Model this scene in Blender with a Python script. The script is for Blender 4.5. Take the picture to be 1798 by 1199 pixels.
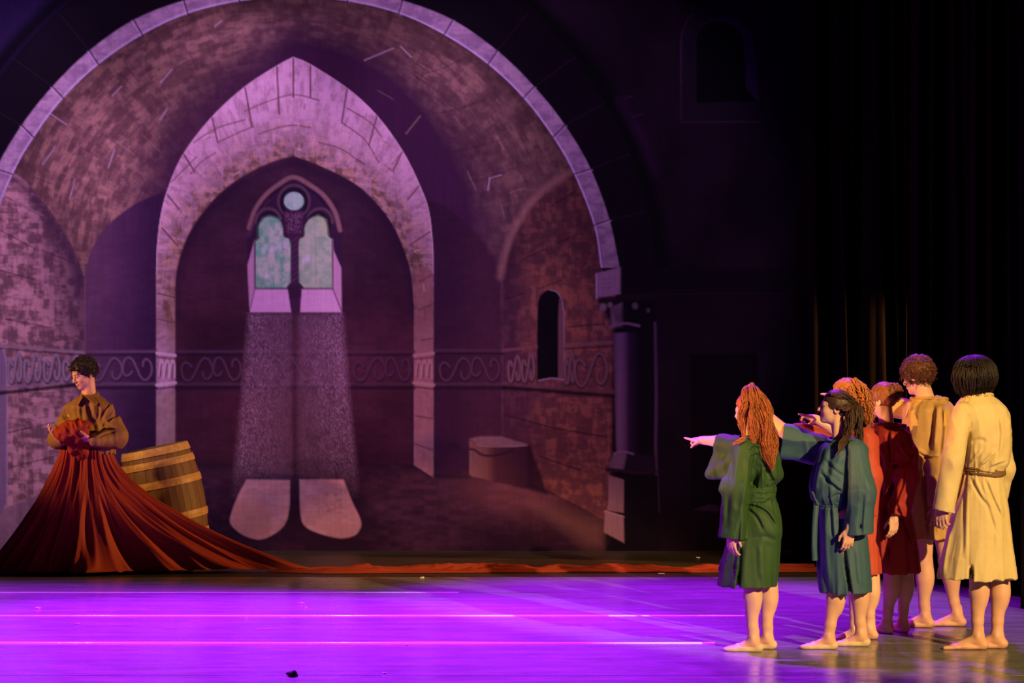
import bpy, math, random
import numpy as np

# ------------------------------------------------------------------ camera, world, light, exposure
for _o in list(bpy.data.objects):
    bpy.data.objects.remove(_o, do_unlink=True)
SC = bpy.context.scene
COL = SC.collection
FPX, CAMH, CX, HY = 4792.0, 2.22, 899.0, 521.0      # focal length in pixels, eye height, principal column, horizon row

cam_d = bpy.data.cameras.new('camera')
cam = bpy.data.objects.new('camera', cam_d)
COL.objects.link(cam)
cam.location = (0, 0, CAMH)
cam.rotation_euler = (math.pi / 2, 0, 0)
cam_d.sensor_width = 36.0
cam_d.lens = 36.0 * FPX / 1798.0
cam_d.shift_y = -(599.5 - HY) / 1798.0
cam_d.clip_end = 200
SC.camera = cam

world = bpy.data.worlds.new('dark_house')
SC.world = world
world.use_nodes = True
world.node_tree.nodes['Background'].inputs[0].default_value = (0.35, 0.22, 0.5, 1)
world.node_tree.nodes['Background'].inputs[1].default_value = 0.002

SC.view_settings.view_transform = 'Standard'
SC.view_settings.look = 'None'
SC.view_settings.gamma = 1.0
SC.view_settings.exposure = 0.0
SC.view_settings.use_curve_mapping = False


def spot(name, loc, target, watts, color, angle, blend=0.5, radius=0.12):
    ld = bpy.data.lights.new(name, 'SPOT')
    ld.energy = watts
    ld.color = color
    ld.spot_size = math.radians(angle)
    ld.spot_blend = blend
    ld.shadow_soft_size = radius
    o = bpy.data.objects.new(name, ld)
    COL.objects.link(o)
    o.location = loc
    import mathutils
    v = mathutils.Vector(target) - mathutils.Vector(loc)
    o.rotation_euler = v.to_track_quat('-Z', 'Y').to_euler()
    return o


AMBER = (1.0, 0.46, 0.12)
WARM = (1.0, 0.65, 0.26)
LAVENDER = (0.97, 0.80, 0.93)
VIOLET = (0.40, 0.014, 1.0)
# lavender wash on the painted cloth from a catwalk high above the stage: it passes over the people's heads
for _x, _w in ((-5.0, 4500), (-3.3, 4500), (-1.6, 4500), (0.3, 4000)):
    spot('cloth_wash_lamp', (_x, 14.0, 11.0), (_x * 1.02, 23.9, 2.75), _w, LAVENDER, 21.0, 0.5, 0.10)
# violet back lights hung above the upstage edge of the dance floor, thrown towards the house
spot('violet_back_lamp', (-4.0, 19.9, 7.2), (-4.0, 16.7, 0.0), 10500, VIOLET, 74, 0.5, 0.15)
spot('violet_back_lamp', (-1.6, 19.9, 7.2), (-1.7, 17.1, 0.0), 17500, VIOLET, 57, 0.5, 0.15)
spot('violet_back_lamp', (2.0, 22.3, 7.0), (1.8, 18.4, 0.0), 4600, VIOLET, 46, 0.6, 0.15)
spot('violet_back_lamp', (-2.6, 22.0, 6.8), (0.9, 19.9, 0.0), 15000, VIOLET, 31, 0.8, 0.15)  # added lamp, lifts the violet on the floor left of the group
# warm front-of-house lamp, right box, for the group
spot('warm_box_lamp', (9.0, 4.4, 6.4), (2.65, 17.3, 0.95), 17500, WARM, 13.2, 0.3, 0.08)
# amber side lamps from the left for faces and arms, for the man and the barrel, then an added fill
spot('amber_boom_lamp', (-7.5, 13.5, 2.4), (2.1, 17.5, 1.55), 8000, AMBER, 9.0, 0.4, 0.08)
spot('amber_boom_lamp', (-9.0, 18.6, 3.2), (-3.35, 22.1, 1.5), 2700, AMBER, 18.5, 0.9, 0.10)
spot('amber_boom_lamp', (-9.5, 14.0, 4.2), (3.5, 21.6, 3.0), 420, AMBER, 17, 0.8, 0.10)  # added dim lamp, picks out the folds of the black curtains
# low amber lamp in the right wing, between the leg curtains, raking along the train
spot('amber_boom_lamp', (7.5, 22.1, 2.3), (-2.5, 22.35, 0.45), 4600, AMBER, 25, 0.4, 0.08)


# ------------------------------------------------------------------ helpers
def W(px, py, D):
    """point at picture column px, row py, standing D metres from the camera"""
    return np.array([(px - CX) * D / FPX, D, CAMH - (py - HY) * D / FPX])


def lin(c):
    c = np.asarray(c, dtype=np.float64) / 255.0
    return np.where(c <= 0.04045, c / 12.92, ((c + 0.055) / 1.055) ** 2.4)


def new_mat(name, base=(0.5, 0.5, 0.5), rough=0.7, spec=0.3, sheen=0.0, noise=None, bump=None, attr=None, metallic=0.0, coat=0.0):
    m = bpy.data.materials.new(name)
    m.use_nodes = True
    nt = m.node_tree
    b = nt.nodes['Principled BSDF']
    b.inputs['Base Color'].default_value = (*base, 1)
    b.inputs['Roughness'].default_value = rough
    b.inputs['Specular IOR Level'].default_value = spec
    b.inputs['Metallic'].default_value = metallic
    if sheen:
        b.inputs['Sheen Weight'].default_value = sheen
        b.inputs['Sheen Roughness'].default_value = 0.4
    if coat:
        b.inputs['Coat Weight'].default_value = coat
    tc = nt.nodes.new('ShaderNodeTexCoord')
    src = None
    if attr:
        a = nt.nodes.new('ShaderNodeAttribute')
        a.attribute_name = attr
        src = a.outputs['Color']
    if noise:                                   # (scale vector, contrast, second colour)
        mp = nt.nodes.new('ShaderNodeMapping')
        mp.inputs['Scale'].default_value = noise[0]
        nt.links.new(tc.outputs['Object'], mp.inputs['Vector'])
        n = nt.nodes.new('ShaderNodeTexNoise')
        n.inputs['Scale'].default_value = 1.0
        n.inputs['Detail'].default_value = 4
        nt.links.new(mp.outputs['Vector'], n.inputs['Vector'])
        r = nt.nodes.new('ShaderNodeValToRGB')
        r.color_ramp.elements[0].position = 0.5 - noise[1]
        r.color_ramp.elements[1].position = 0.5 + noise[1]
        r.color_ramp.elements[0].color = (*noise[2], 1)
        r.color_ramp.elements[1].color = (*base, 1) if not attr else (1, 1, 1, 1)
        nt.links.new(n.outputs['Fac'], r.inputs['Fac'])
        if src is not None:
            mx = nt.nodes.new('ShaderNodeMix')
            mx.data_type = 'RGBA'
            mx.blend_type = 'MULTIPLY'
            mx.inputs[0].default_value = 1.0
            nt.links.new(src, mx.inputs[6])
            nt.links.new(r.outputs['Color'], mx.inputs[7])
            src = mx.outputs[2]
        else:
            src = r.outputs['Color']
    if src is not None:
        nt.links.new(src, b.inputs['Base Color'])
    if bump:                                    # (scale vector, strength, distance)
        mp = nt.nodes.new('ShaderNodeMapping')
        mp.inputs['Scale'].default_value = bump[0]
        nt.links.new(tc.outputs['Object'], mp.inputs['Vector'])
        n = nt.nodes.new('ShaderNodeTexNoise')
        n.inputs['Scale'].default_value = 1.0
        n.inputs['Detail'].default_value = 3
        nt.links.new(mp.outputs['Vector'], n.inputs['Vector'])
        bp = nt.nodes.new('ShaderNodeBump')
        bp.inputs['Strength'].default_value = bump[1]
        bp.inputs['Distance'].default_value = bump[2]
        nt.links.new(n.outputs['Fac'], bp.inputs['Height'])
        nt.links.new(bp.outputs['Normal'], b.inputs['Normal'])
    return m


def mesh_np(name, v, f, smooth=True):
    v = np.ascontiguousarray(v, dtype=np.float32)
    f = np.ascontiguousarray(f, dtype=np.int32)
    me = bpy.data.meshes.new(name)
    k = f.shape[1]
    me.vertices.add(len(v))
    me.vertices.foreach_set('co', v.ravel())
    me.loops.add(f.size)
    me.loops.foreach_set('vertex_index', f.ravel())
    me.polygons.add(len(f))
    me.polygons.foreach_set('loop_start', np.arange(0, f.size, k, dtype=np.int32))
    me.polygons.foreach_set('loop_total', np.full(len(f), k, dtype=np.int32))
    me.polygons.foreach_set('use_smooth', np.full(len(f), smooth, dtype=bool))
    me.update(calc_edges=True)
    return me


def obj(name, me, mat=None, parent=None, label=None, cat=None, group=None, kind=None):
    o = bpy.data.objects.new(name, me)
    COL.objects.link(o)
    if mat is not None and me is not None and not me.materials:
        me.materials.append(mat)
    if parent is not None:
        o.parent = parent
    tag(o, label, cat, group, kind)
    return o


def tag(o, label=None, cat=None, group=None, kind=None):
    if label: o['label'] = label
    if cat: o['category'] = cat
    if group: o['group'] = group
    if kind: o['kind'] = kind
    return o


def empty(name, loc):
    o = bpy.data.objects.new(name, None)
    COL.objects.link(o)
    o.location = loc
    o.empty_display_size = 0.1
    return o


def color_attr(me, rgb):
    a = me.color_attributes.new('Col', 'FLOAT_COLOR', 'POINT')
    c = np.ones((len(rgb), 4), dtype=np.float32)
    c[:, :3] = rgb
    a.data.foreach_set('color', c.ravel())


def box_mesh(name, size, bevel=0.0, center=(0, 0, 0)):
    import bmesh
    bm = bmesh.new()
    bmesh.ops.create_cube(bm, size=1.0)
    for v in bm.verts:
        v.co.x = v.co.x * size[0] + center[0]
        v.co.y = v.co.y * size[1] + center[1]
        v.co.z = v.co.z * size[2] + center[2]
    if bevel:
        bmesh.ops.bevel(bm, geom=bm.edges[:], offset=bevel, segments=2, affect='EDGES')
    me = bpy.data.meshes.new(name)
    bm.to_mesh(me)
    bm.free()
    return me


# ---- lattice noise (numpy)
_rng = np.random.default_rng(7)
_L3 = _rng.random((48, 48, 48)).astype(np.float32)
_L2 = _rng.random((256, 256)).astype(np.float32)


def noise3(x, y, z):
    xi, yi, zi = np.floor(x), np.floor(y), np.floor(z)
    fx, fy, fz = x - xi, y - yi, z - zi
    fx = fx * fx * (3 - 2 * fx); fy = fy * fy * (3 - 2 * fy); fz = fz * fz * (3 - 2 * fz)
    a = xi.astype(np.int64) % 48; b = yi.astype(np.int64) % 48; c = zi.astype(np.int64) % 48
    a1 = (a + 1) % 48; b1 = (b + 1) % 48; c1 = (c + 1) % 48
    L = _L3
    x00 = L[a, b, c] * (1 - fx) + L[a1, b, c] * fx
    x10 = L[a, b1, c] * (1 - fx) + L[a1, b1, c] * fx
    x01 = L[a, b, c1] * (1 - fx) + L[a1, b, c1] * fx
    x11 = L[a, b1, c1] * (1 - fx) + L[a1, b1, c1] * fx
    return (x00 * (1 - fy) + x10 * fy) * (1 - fz) + (x01 * (1 - fy) + x11 * fy) * fz


def noise2(x, y, sharp=0.0):
    xi, yi = np.floor(x), np.floor(y)
    fx, fy = x - xi, y - yi
    fx = fx * fx * (3 - 2 * fx); fy = fy * fy * (3 - 2 * fy)
    if sharp:                                   # squarer cells, like flat brush dabs
        k = 1.0 / max(1e-3, 1 - sharp)
        fx = np.clip((fx - 0.5) * k + 0.5, 0, 1); fy = np.clip((fy - 0.5) * k + 0.5, 0, 1)
    a = xi.astype(np.int64) % 256; b = yi.astype(np.int64) % 256
    a1 = (a + 1) % 256; b1 = (b + 1) % 256
    L = _L2
    return (L[a, b] * (1 - fx) + L[a1, b] * fx) * (1 - fy) + (L[a, b1] * (1 - fx) + L[a1, b1] * fx) * fy


def fbm2(x, y, o=3, sharp=0.0):
    s, t, w = 0, 0, 1.0
    for i in range(o):
        s = s + w * noise2(x * 2 ** i + 17.3 * i, y * 2 ** i + 5.1 * i, sharp)
        t += w
        w *= 0.55
    return s / t


def spline(pts, n=6):
    p = np.asarray(pts, dtype=float)
    q = np.vstack([2 * p[0] - p[1], p, 2 * p[-1] - p[-2]])
    out = []
    for i in range(1, len(q) - 2):
        t = np.linspace(0, 1, n, endpoint=False)[:, None]
        a, b, c, d = q[i - 1], q[i], q[i + 1], q[i + 2]
        out.append(0.5 * (2 * b + (c - a) * t + (2 * a - 5 * b + 4 * c - d) * t * t + (3 * b - 3 * c + d - a) * t ** 3))
    out.append(p[-1][None])
    return np.vstack(out)
# ------------------------------------------------------------------ stage floor, dance-floor vinyl, masking
M_deck = new_mat('black_stained_deck', (0.050, 0.034, 0.024), 0.45, 0.35, noise=((3, 14, 1), 0.25, (0.022, 0.014, 0.010)), bump=((6, 40, 1), 0.15, 0.01))
floor = obj('floor', box_mesh('floor', (26, 19.5, 0.20), 0.0, (0, 17.75, -0.104)), M_deck, kind='structure')
tag(floor, 'dark brown-black stage floor behind the vinyl dance floor')


def vinyl_mat():
    m = new_mat('grey_vinyl', (0.17, 0.16, 0.17), 0.34, 0.34)
    nt = m.node_tree
    b = nt.nodes['Principled BSDF']
    tc = nt.nodes.new('ShaderNodeTexCoord')
    def nz(scale, lo, hi, det=5):
        mp = nt.nodes.new('ShaderNodeMapping'); mp.inputs['Scale'].default_value = scale
        nt.links.new(tc.outputs['Object'], mp.inputs['Vector'])
        n = nt.nodes.new('ShaderNodeTexNoise'); n.inputs['Scale'].default_value = 1; n.inputs['Detail'].default_value = det
        nt.links.new(mp.outputs['Vector'], n.inputs['Vector'])
        r = nt.nodes.new('ShaderNodeMapRange')
        r.inputs['From Min'].default_value = 0.35; r.inputs['From Max'].default_value = 0.68
        r.inputs['To Min'].default_value = lo; r.inputs['To Max'].default_value = hi
        nt.links.new(n.outputs['Fac'], r.inputs['Value'])
        return r.outputs['Result']
    streak = nz((1.1, 7.0, 1), 0.14, 0.195)
    scuff = nz((9, 30, 1), 0.90, 1.10, 8)
    mul = nt.nodes.new('ShaderNodeMath'); mul.operation = 'MULTIPLY'
    nt.links.new(streak, mul.inputs[0]); nt.links.new(scuff, mul.inputs[1])
    cmb = nt.nodes.new('ShaderNodeCombineColor')
    for i in range(3):
        nt.links.new(mul.outputs[0], cmb.inputs[i])
    nt.links.new(cmb.outputs[0], b.inputs['Base Color'])
    nt.links.new(nz((2.5, 8, 1), 0.17, 0.30), b.inputs['Roughness'])
    return m


M_vinyl = vinyl_mat()
edges = [21.62, 20.5, 19.0, 17.5, 16.0, 14.5, 13.0, 11.5, 10.0, 8.5]
for i in range(len(edges) - 1):
    y1, y0 = edges[i], edges[i + 1]
    s = obj('vinyl_strip', box_mesh('vinyl_strip', (24, y1 - y0 - 0.008, 0.004), 0.0015, (0, (y0 + y1) / 2, -0.002)), M_vinyl, floor)
# white tape added for the seam glints, rounded to catch light, ended where they fade
M_tape = new_mat('white_glint_tape', (0.9, 0.88, 0.92), 0.12, 1.0)
for (yy, wdt, hh, x0, x1) in ((20.5, 0.014, 0.0015, -12, -0.4), (19.0, 0.026, 0.004, -12, 1.62), (17.5, 0.040, 0.006, -12, 1.30)):
    n = 160
    xs = np.linspace(x0, x1, n)
    prof = np.array([[-0.5, 0], [-0.42, 0.55], [-0.2, 0.95], [0, 1.0], [0.2, 0.95], [0.42, 0.55], [0.5, 0]])
    wob = 0.45 + 1.1 * noise2(xs * 1.1 + yy * 3, xs * 0 + 0.5) ** 1.5
    v = np.zeros((n, 7, 3))
    v[:, :, 0] = xs[:, None]
    v[:, :, 1] = yy + prof[None, :, 0] * wdt * wob[:, None]
    v[:, :, 2] = prof[None, :, 1] * hh * (0.5 + 0.7 * wob[:, None])
    idx = np.arange(n * 7).reshape(n, 7)
    f = np.stack([idx[:-1, :-1], idx[1:, :-1], idx[1:, 1:], idx[:-1, 1:]], -1).reshape(-1, 4)
    obj('seam_glint_tape', mesh_np('seam_glint_tape', v.reshape(-1, 3), f), M_tape, floor)

obj('wall_back', box_mesh('wall_back', (26, 0.2, 9.0), 0.0, (0, 26.6, 4.5)), new_mat('black_painted_masonry', (0.012, 0.011, 0.011), 0.9, 0.1, noise=((2, 2, 2), 0.3, (0.007, 0.006, 0.006))), kind='structure')
# ---- black velour masking: folds hang in real depth
M_velour = new_mat('black_velour', (0.009, 0.006, 0.005), 1.0, 0.0)


def drape(name, x0, x1, D, z0, z1, nfold, amp, seed, label, lean=0.0):
    n, m = int(nfold * 14), 40
    u = np.linspace(0, 1, n)
    t = np.linspace(0, 1, m)
    U, T = np.meshgrid(u, t, indexing='ij')
    ph = U * nfold + 0.5 * noise2(U * 9 + seed, T * 1.3 + seed) + 0.25 * noise2(U * 30 + seed, T * 0.8)
    wave = np.sin(ph * 2 * math.pi)
    wave = np.sign(wave) * np.abs(wave) ** 0.7
    A = amp * (0.7 + 0.6 * noise2(U * nfold * 0.7 + seed, T * 0.5)) * (0.75 + 0.25 * (1 - T))
    X = x0 + (x1 - x0) * U + lean * (1 - T) * (noise2(U * 7 + seed, T * 0 + 2.2) - 0.5)
    Y = D + A * wave
    Z = z0 + (z1 - z0) * T
    v = np.stack([X, Y, Z], -1)
    k = np.stack([X, Y + 0.006, Z], -1)
    idx = np.arange(n * m).reshape(n, m)
    f = np.stack([idx[:-1, :-1], idx[1:, :-1], idx[1:, 1:], idx[:-1, 1:]], -1).reshape(-1, 4)
    vv = np.vstack([v.reshape(-1, 3), k.reshape(-1, 3)])
    off = n * m
    rim = np.concatenate([idx[:, 0], idx[-1, 1:], idx[-2::-1, -1], idx[0, -2:0:-1]])
    r2 = np.roll(rim, -1)
    side = np.stack([rim, rim + off, r2 + off, r2], -1)
    ff = np.vstack([f, f[:, ::-1] + off, side])
    return obj(name, mesh_np(name, vv, ff), M_velour, label=label, cat='curtain', group='black masking curtains')


def xat(px, D):
    return (px - CX) * D / FPX


drape('stage_curtain', xat(1380, 25.0), xat(1990, 25.0), 25.0, 0.0, 7.5, 16, 0.10, 3.3, 'flat black curtain hanging farthest back behind the other curtains')
drape('stage_curtain', xat(1421, 22.9), xat(1640, 22.9), 22.9, 0.0, 7.5, 7, 0.10, 9.1, 'black curtain hanging just right of the painted cloth edge', 0.35)
drape('stage_curtain', xat(1600, 21.3), xat(1742, 21.3), 21.3, 0.0, 7.5, 5, 0.09, 14.7, 'black curtain hanging behind the curly haired person', 0.25)
drape('stage_curtain', xat(1718, 20.3), xat(1830, 20.3), 20.6, 0.0, 7.5, 4, 0.08, 21.2, 'black curtain hanging behind the person in cream', 0.1)
drape('stage_curtain', xat(1789, 19.5), xat(1990, 19.5), 19.5, 0.0, 7.5, 6, 0.06, 31.9, 'nearest black curtain at the right edge of the picture')
# ------------------------------------------------------------------ the painted cloth: a flat painting of a vaulted hall
DB = 23.9
gx = np.concatenate([np.arange(-430, -8, 8.0), np.arange(-8, 1409.5, 1.9), [1409.5]])
gy = np.concatenate([np.arange(-150, -6, 8.0), np.arange(-6, 967.0, 1.9), [967.5]])
GW, GH = len(gx), len(gy)
PX, PY = np.meshgrid(gx, gy)                     # rows = y
C = np.zeros((GH, GW, 3))


def win(x0, x1, y0, y1):
    i0, i1 = np.searchsorted(gx, x0), np.searchsorted(gx, x1)
    j0, j1 = np.searchsorted(gy, y0), np.searchsorted(gy, y1)
    return slice(j0, j1), slice(i0, i1)


def seg_dist(x, y, pts, closed):
    p = np.asarray(pts, dtype=np.float32)
    x = x.astype(np.float32); y = y.astype(np.float32)
    q = np.roll(p, -1, 0) if closed else p[1:]
    p = p if closed else p[:-1]
    d2 = np.full(x.shape, 1e18, dtype=np.float32)
    ins = np.zeros(x.shape, dtype=bool)
    for (ax, ay), (bx, by) in zip(p, q):
        ex, ey = bx - ax, by - ay
        L = ex * ex + ey * ey
        if L < 1e-9:
            continue
        t = np.clip(((x - ax) * ex + (y - ay) * ey) / L, 0, 1)
        d2 = np.minimum(d2, (x - ax - t * ex) ** 2 + (y - ay - t * ey) ** 2)
        if closed and abs(ey) > 1e-12:
            c = (ay > y) != (by > y)
            ins ^= c & (x < ex * (y - ay) / ey + ax)
    d = np.sqrt(d2)
    return np.where(ins, -d, d) if closed else d


def mask_poly(pts, soft=1.5):
    p = np.asarray(pts, dtype=float)
    s = win(p[:, 0].min() - soft - 2, p[:, 0].max() + soft + 2, p[:, 1].min() - soft - 2, p[:, 1].max() + soft + 2)
    x, y = PX[s], PY[s]
    if x.size == 0:
        return s, np.zeros(x.shape)
    return s, np.clip(0.5 - seg_dist(x, y, p, True) / (2 * soft), 0, 1)


def fill(pts, col, a=1.0, soft=1.5, within=None, mod=None):
    s, m = mask_poly(pts, soft)
    m = m * a
    if within is not None: m = m * within[s]
    if mod is not None: m = m * mod[s]
    c = col[s] if isinstance(col, np.ndarray) and col.ndim == 3 else lin(col)
    C[s] = C[s] * (1 - m[..., None]) + c * m[..., None]


def stroke(pts, w, col, a=1.0, soft=1.2, within=None, mod=None):
    p = np.asarray(pts, dtype=float)
    r = w + soft + 3
    s = win(p[:, 0].min() - r, p[:, 0].max() + r, p[:, 1].min() - r, p[:, 1].max() + r)
    x, y = PX[s], PY[s]
    if x.size == 0:
        return
    m = np.clip(0.5 - (seg_dist(x, y, p, False) - w / 2) / (2 * soft), 0, 1) * a
    if within is not None: m = m * within[s]
    if mod is not None: m = m * mod[s]
    C[s] = C[s] * (1 - m[..., None]) + lin(col) * m[..., None]


def full_mask(pts, soft=1.5):
    o = np.zeros((GH, GW))
    s, m = mask_poly(pts, soft)
    o[s] = m
    return o


def ramp(f, stops):
    f = np.asarray(f)
    xs = [s[0] for s in stops]
    cs = np.array([lin(s[1]) for s in stops])
    return np.stack([np.interp(f, xs, cs[:, i]) for i in range(3)], -1)


def smooth(e0, e1, x):
    t = np.clip((x - e0) / (e1 - e0), 0, 1)
    return t * t * (3 - 2 * t)


def mirror(p):
    p = np.asarray(p, float).copy()
    p[:, 0] = 1030 - p[:, 0]
    return p


canvas = 0.93 + 0.14 * noise2(PX / 1.9, PY / 40) * 1.0 + 0.06 * (noise2(PX / 50, PY / 1.9) - 0.5)
broad = fbm2(PX / 120 + 3, PY / 120 + 8, 3)
dab = fbm2(PX / 21 + 5, PY / 9 + 2, 3, 0.45)
dab2 = fbm2(PX / 9 + 9, PY / 19 + 1, 3, 0.4)
ang = np.arctan2(480 - PY, PX - 515)
rad = np.hypot(PX - 515, PY - 480)
pol = fbm2(ang * 15 + 4, rad / 10, 3, 0.45)
pol2 = fbm2(ang * 38 + 9, rad / 20 + 3, 3, 0.4)

# dark outer wall
C[:] = ramp(smooth(0.2, 0.8, broad), [(0, (13, 4, 17)), (1, (24, 8, 27))])
left_glow = full_mask([(-430, -150), (330, -150), (150, 30), (40, 160), (-60, 330), (-430, 500)], 60)
C += left_glow[..., None] * lin((20, 8, 48))  # indigo light spill at upper left, painted into the wall colour
# dark voussoir band and the black shadow beyond it (right, mirrored left)
ring_out = spline([(515, -28), (610, -21), (707, 1), (795, 35), (873, 89), (938, 152), (992, 220), (1037, 297), (1070, 386), (1088, 470)])
ring_in = spline([(515, -8), (610, 2), (700, 24), (780, 61), (857, 113), (919, 172), (971, 241), (1008, 306), (1043, 396), (1055, 470)])
dark_out = spline([(800, -70), (905, 0), (1000, 95), (1062, 190), (1108, 290), (1135, 380), (1150, 470)])
for mm in (lambda p: p, mirror):
    p = mm(np.vstack([ring_out, dark_out[::-1]]))
    fill(p, (13, 5, 18), 0.9, 3)
    stroke(mm(dark_out + np.array([12, -6])), 26, (4, 2, 7), 0.85, 9)
    for a, b in (((873, 89), (925, 25)), ((938, 152), (1010, 100)), ((992, 220), (1062, 180)), ((1037, 297), (1105, 270)), ((1070, 386), (1132, 372))):
        stroke(mm(np.array([a, b], float) + 0.0), 1.2, (40, 20, 46), 0.55, 1.2)
stroke(spline([(1090, 180), (1125, 240), (1150, 300)]), 10, (58, 18, 70), 0.22, 12)
for a, b in (((1096, 173), (1110, 169)), ((1112, 205), (1128, 200))):
    stroke([a, b], 2, (62, 26, 78), 0.4, 1.5)
# inside of the hall
inside = np.vstack([mirror(ring_in)[::-1], ring_in, [(1080, 520), (1080, 930), (1062, 967), (1062, 970), (-60, 970), (-60, 520)]])
m_in = full_mask(inside, 1.5)
vault = ramp(smooth(0.15, 0.85, 0.55 * pol + 0.45 * pol2), [(0, (84, 48, 62)), (0.5, (104, 64, 77)), (1, (132, 85, 93))])
shade = np.zeros((GH, GW))
# gothic arch of pale stone
arch_o_l = spline([(515, 100), (485, 116), (430, 152), (372, 205), (322, 270), (295, 330), (282, 380), (276, 430), (274, 480)])
arch_o_r = spline([(515, 100), (545, 113), (610, 155), (662, 203), (707, 265), (737, 325), (753, 370), (760, 430), (761, 480)])
arch_i_l = spline([(515, 273), (470, 287), (420, 313), (380, 345), (345, 387), (322, 432), (309, 482), (307, 540)])
arch_i_r = spline([(515, 273), (560, 290), (620, 320), (660, 355), (690, 395), (710, 440), (722, 482), (727, 540)])
outer_line = np.vstack([arch_o_l[::-1], arch_o_r])
s_all = seg_dist(PX, PY, outer_line, False)
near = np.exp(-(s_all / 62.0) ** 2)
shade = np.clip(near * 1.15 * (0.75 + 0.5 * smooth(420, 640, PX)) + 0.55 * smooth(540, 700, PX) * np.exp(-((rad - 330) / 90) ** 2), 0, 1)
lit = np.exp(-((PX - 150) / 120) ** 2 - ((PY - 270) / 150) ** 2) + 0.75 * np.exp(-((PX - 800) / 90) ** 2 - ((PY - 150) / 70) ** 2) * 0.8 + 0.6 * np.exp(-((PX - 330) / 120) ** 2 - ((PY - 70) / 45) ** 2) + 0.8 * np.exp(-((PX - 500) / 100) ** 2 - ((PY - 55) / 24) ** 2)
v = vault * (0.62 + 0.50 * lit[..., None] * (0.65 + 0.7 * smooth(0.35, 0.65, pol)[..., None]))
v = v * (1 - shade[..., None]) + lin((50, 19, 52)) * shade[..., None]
edge_dark = np.exp(-np.clip(seg_dist(PX, PY, np.vstack([mirror(ring_in)[::-1], ring_in]), False), 0, 400) / 26.0)
v = v * (1 - 0.38 * edge_dark[..., None])
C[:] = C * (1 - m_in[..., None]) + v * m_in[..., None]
# short mortar ticks on the vault
rt = np.random.default_rng(4)
for a, b in (((89, 200), (117, 219)), ((75, 288), (97, 258)), ((190, 295), (201, 262)), ((122, 350), (131, 315)), ((281, 210), (293, 192)), ((197, 168), (213, 152)), ((282, 145), (302, 122)), ((377, 46), (389, 36)), ((860, 312), (857, 334)), ((858, 313), (880, 307)), ((704, 82), (722, 100)), ((640, 106), (690, 85))):
    stroke([a, b], 2.2, (150, 108, 150), 0.75, 1.0)
for k in range(70):
    th = rt.uniform(0.15, 3.0); r0 = rt.uniform(300, 520)
    x0, y0 = 515 + r0 * math.cos(th), 480 - r0 * math.sin(th)
    d = rt.choice([0, 1])
    L = rt.uniform(8, 44)
    ex, ey = (math.cos(th), -math.sin(th)) if d else (-math.sin(th), -math.cos(th))
    stroke([(x0, y0), (x0 + ex * L, y0 + ey * L)], rt.uniform(1.2, 2.4), (48, 24, 44) if rt.random() < 0.7 else (138, 92, 105), rt.uniform(0.25, 0.6), 1.2, within=m_in)
for yy, xa, xb in ((260, 745, 880), (190, 745, 850), (310, 810, 900), (118, 740, 810)):
    stroke(spline([(xa, yy + 12), ((xa + xb) / 2, yy + 3), (xb, yy - 14)]), 2, (44, 20, 40), 0.6, 1.2)

# side walls, left
lw_curve = spline([(-60, 290), (20, 303), (60, 335), (100, 388), (130, 440), (148, 488)])
left_wall = np.vstack([lw_curve, [(148, 845), (60, 875), (-60, 925)]])
lw = ramp(smooth(0.3, 0.72, 0.5 * dab + 0.5 * dab2), [(0, (94, 57, 76)), (0.5, (130, 82, 104)), (1, (160, 104, 130))])
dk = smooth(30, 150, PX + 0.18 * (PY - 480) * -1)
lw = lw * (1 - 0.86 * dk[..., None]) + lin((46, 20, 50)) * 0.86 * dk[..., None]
lwin = full_mask(left_wall, 2) * m_in
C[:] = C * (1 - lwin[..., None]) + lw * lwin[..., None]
stroke(lw_curve + np.array([-6, 8]), 16, (52, 24, 52), 0.7, 8, within=lwin)
for a, b in (((10, 345), (75, 380)), ((0, 404), (60, 436)), ((75, 440), (140, 466)), ((0, 475), (60, 490)), ((10, 560), (90, 576)), ((12, 760), (95, 742)), ((20, 820), (100, 800))):
    stroke([a, b], 2.2, (52, 26, 50), 0.75, 1.2, within=lwin)
stroke([(22, 352), (76, 379)], 2, (140, 96, 130), 0.5, 1.2)
# back wall left bay
bl = np.vstack([spline([(148, 484), (158, 445), (175, 412), (200, 385), (240, 357), (290, 335)]), [(300, 340), (300, 820), (148, 820)]])
blc = ramp(smooth(150, 285, PX + 30 * broad), [(0, (74, 40, 72)), (0.5, (58, 27, 62)), (1, (40, 15, 48))]) * (0.85 + 0.3 * dab[..., None])
fill(bl, blc, 1.0, 1.8)
stroke([(149, 490), (149, 620)], 1.6, (104, 66, 96), 0.5, 1.2)
# back wall right bay, right wall
br = np.vstack([spline([(735, 345), (780, 362), (815, 390), (845, 420), (865, 450), (880, 490)]), [(884, 830), (735, 840)]])
brc = ramp(smooth(740, 884, PX + 40 * broad), [(0, (40, 14, 42)), (0.6, (44, 16, 42)), (1, (54, 22, 46))]) * (0.88 + 0.25 * dab[..., None])
fill(br, brc, 1.0, 4)
rw_curve = spline([(1010, 303), (950, 345), (912, 398), (892, 448), (883, 490)])
right_wall = np.vstack([rw_curve, [(883, 842), (960, 868), (1080, 925), (1080, 400)]])
rwc = ramp(smooth(0.3, 0.72, 0.5 * dab + 0.5 * dab2), [(0, (66, 31, 46)), (0.55, (78, 38, 50)), (1, (98, 50, 57))])
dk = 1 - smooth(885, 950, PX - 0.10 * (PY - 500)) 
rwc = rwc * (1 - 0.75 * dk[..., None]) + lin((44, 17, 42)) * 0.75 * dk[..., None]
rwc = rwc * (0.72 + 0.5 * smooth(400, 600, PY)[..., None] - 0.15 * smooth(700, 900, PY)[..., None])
rwin = full_mask(right_wall, 2) * m_in
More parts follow.
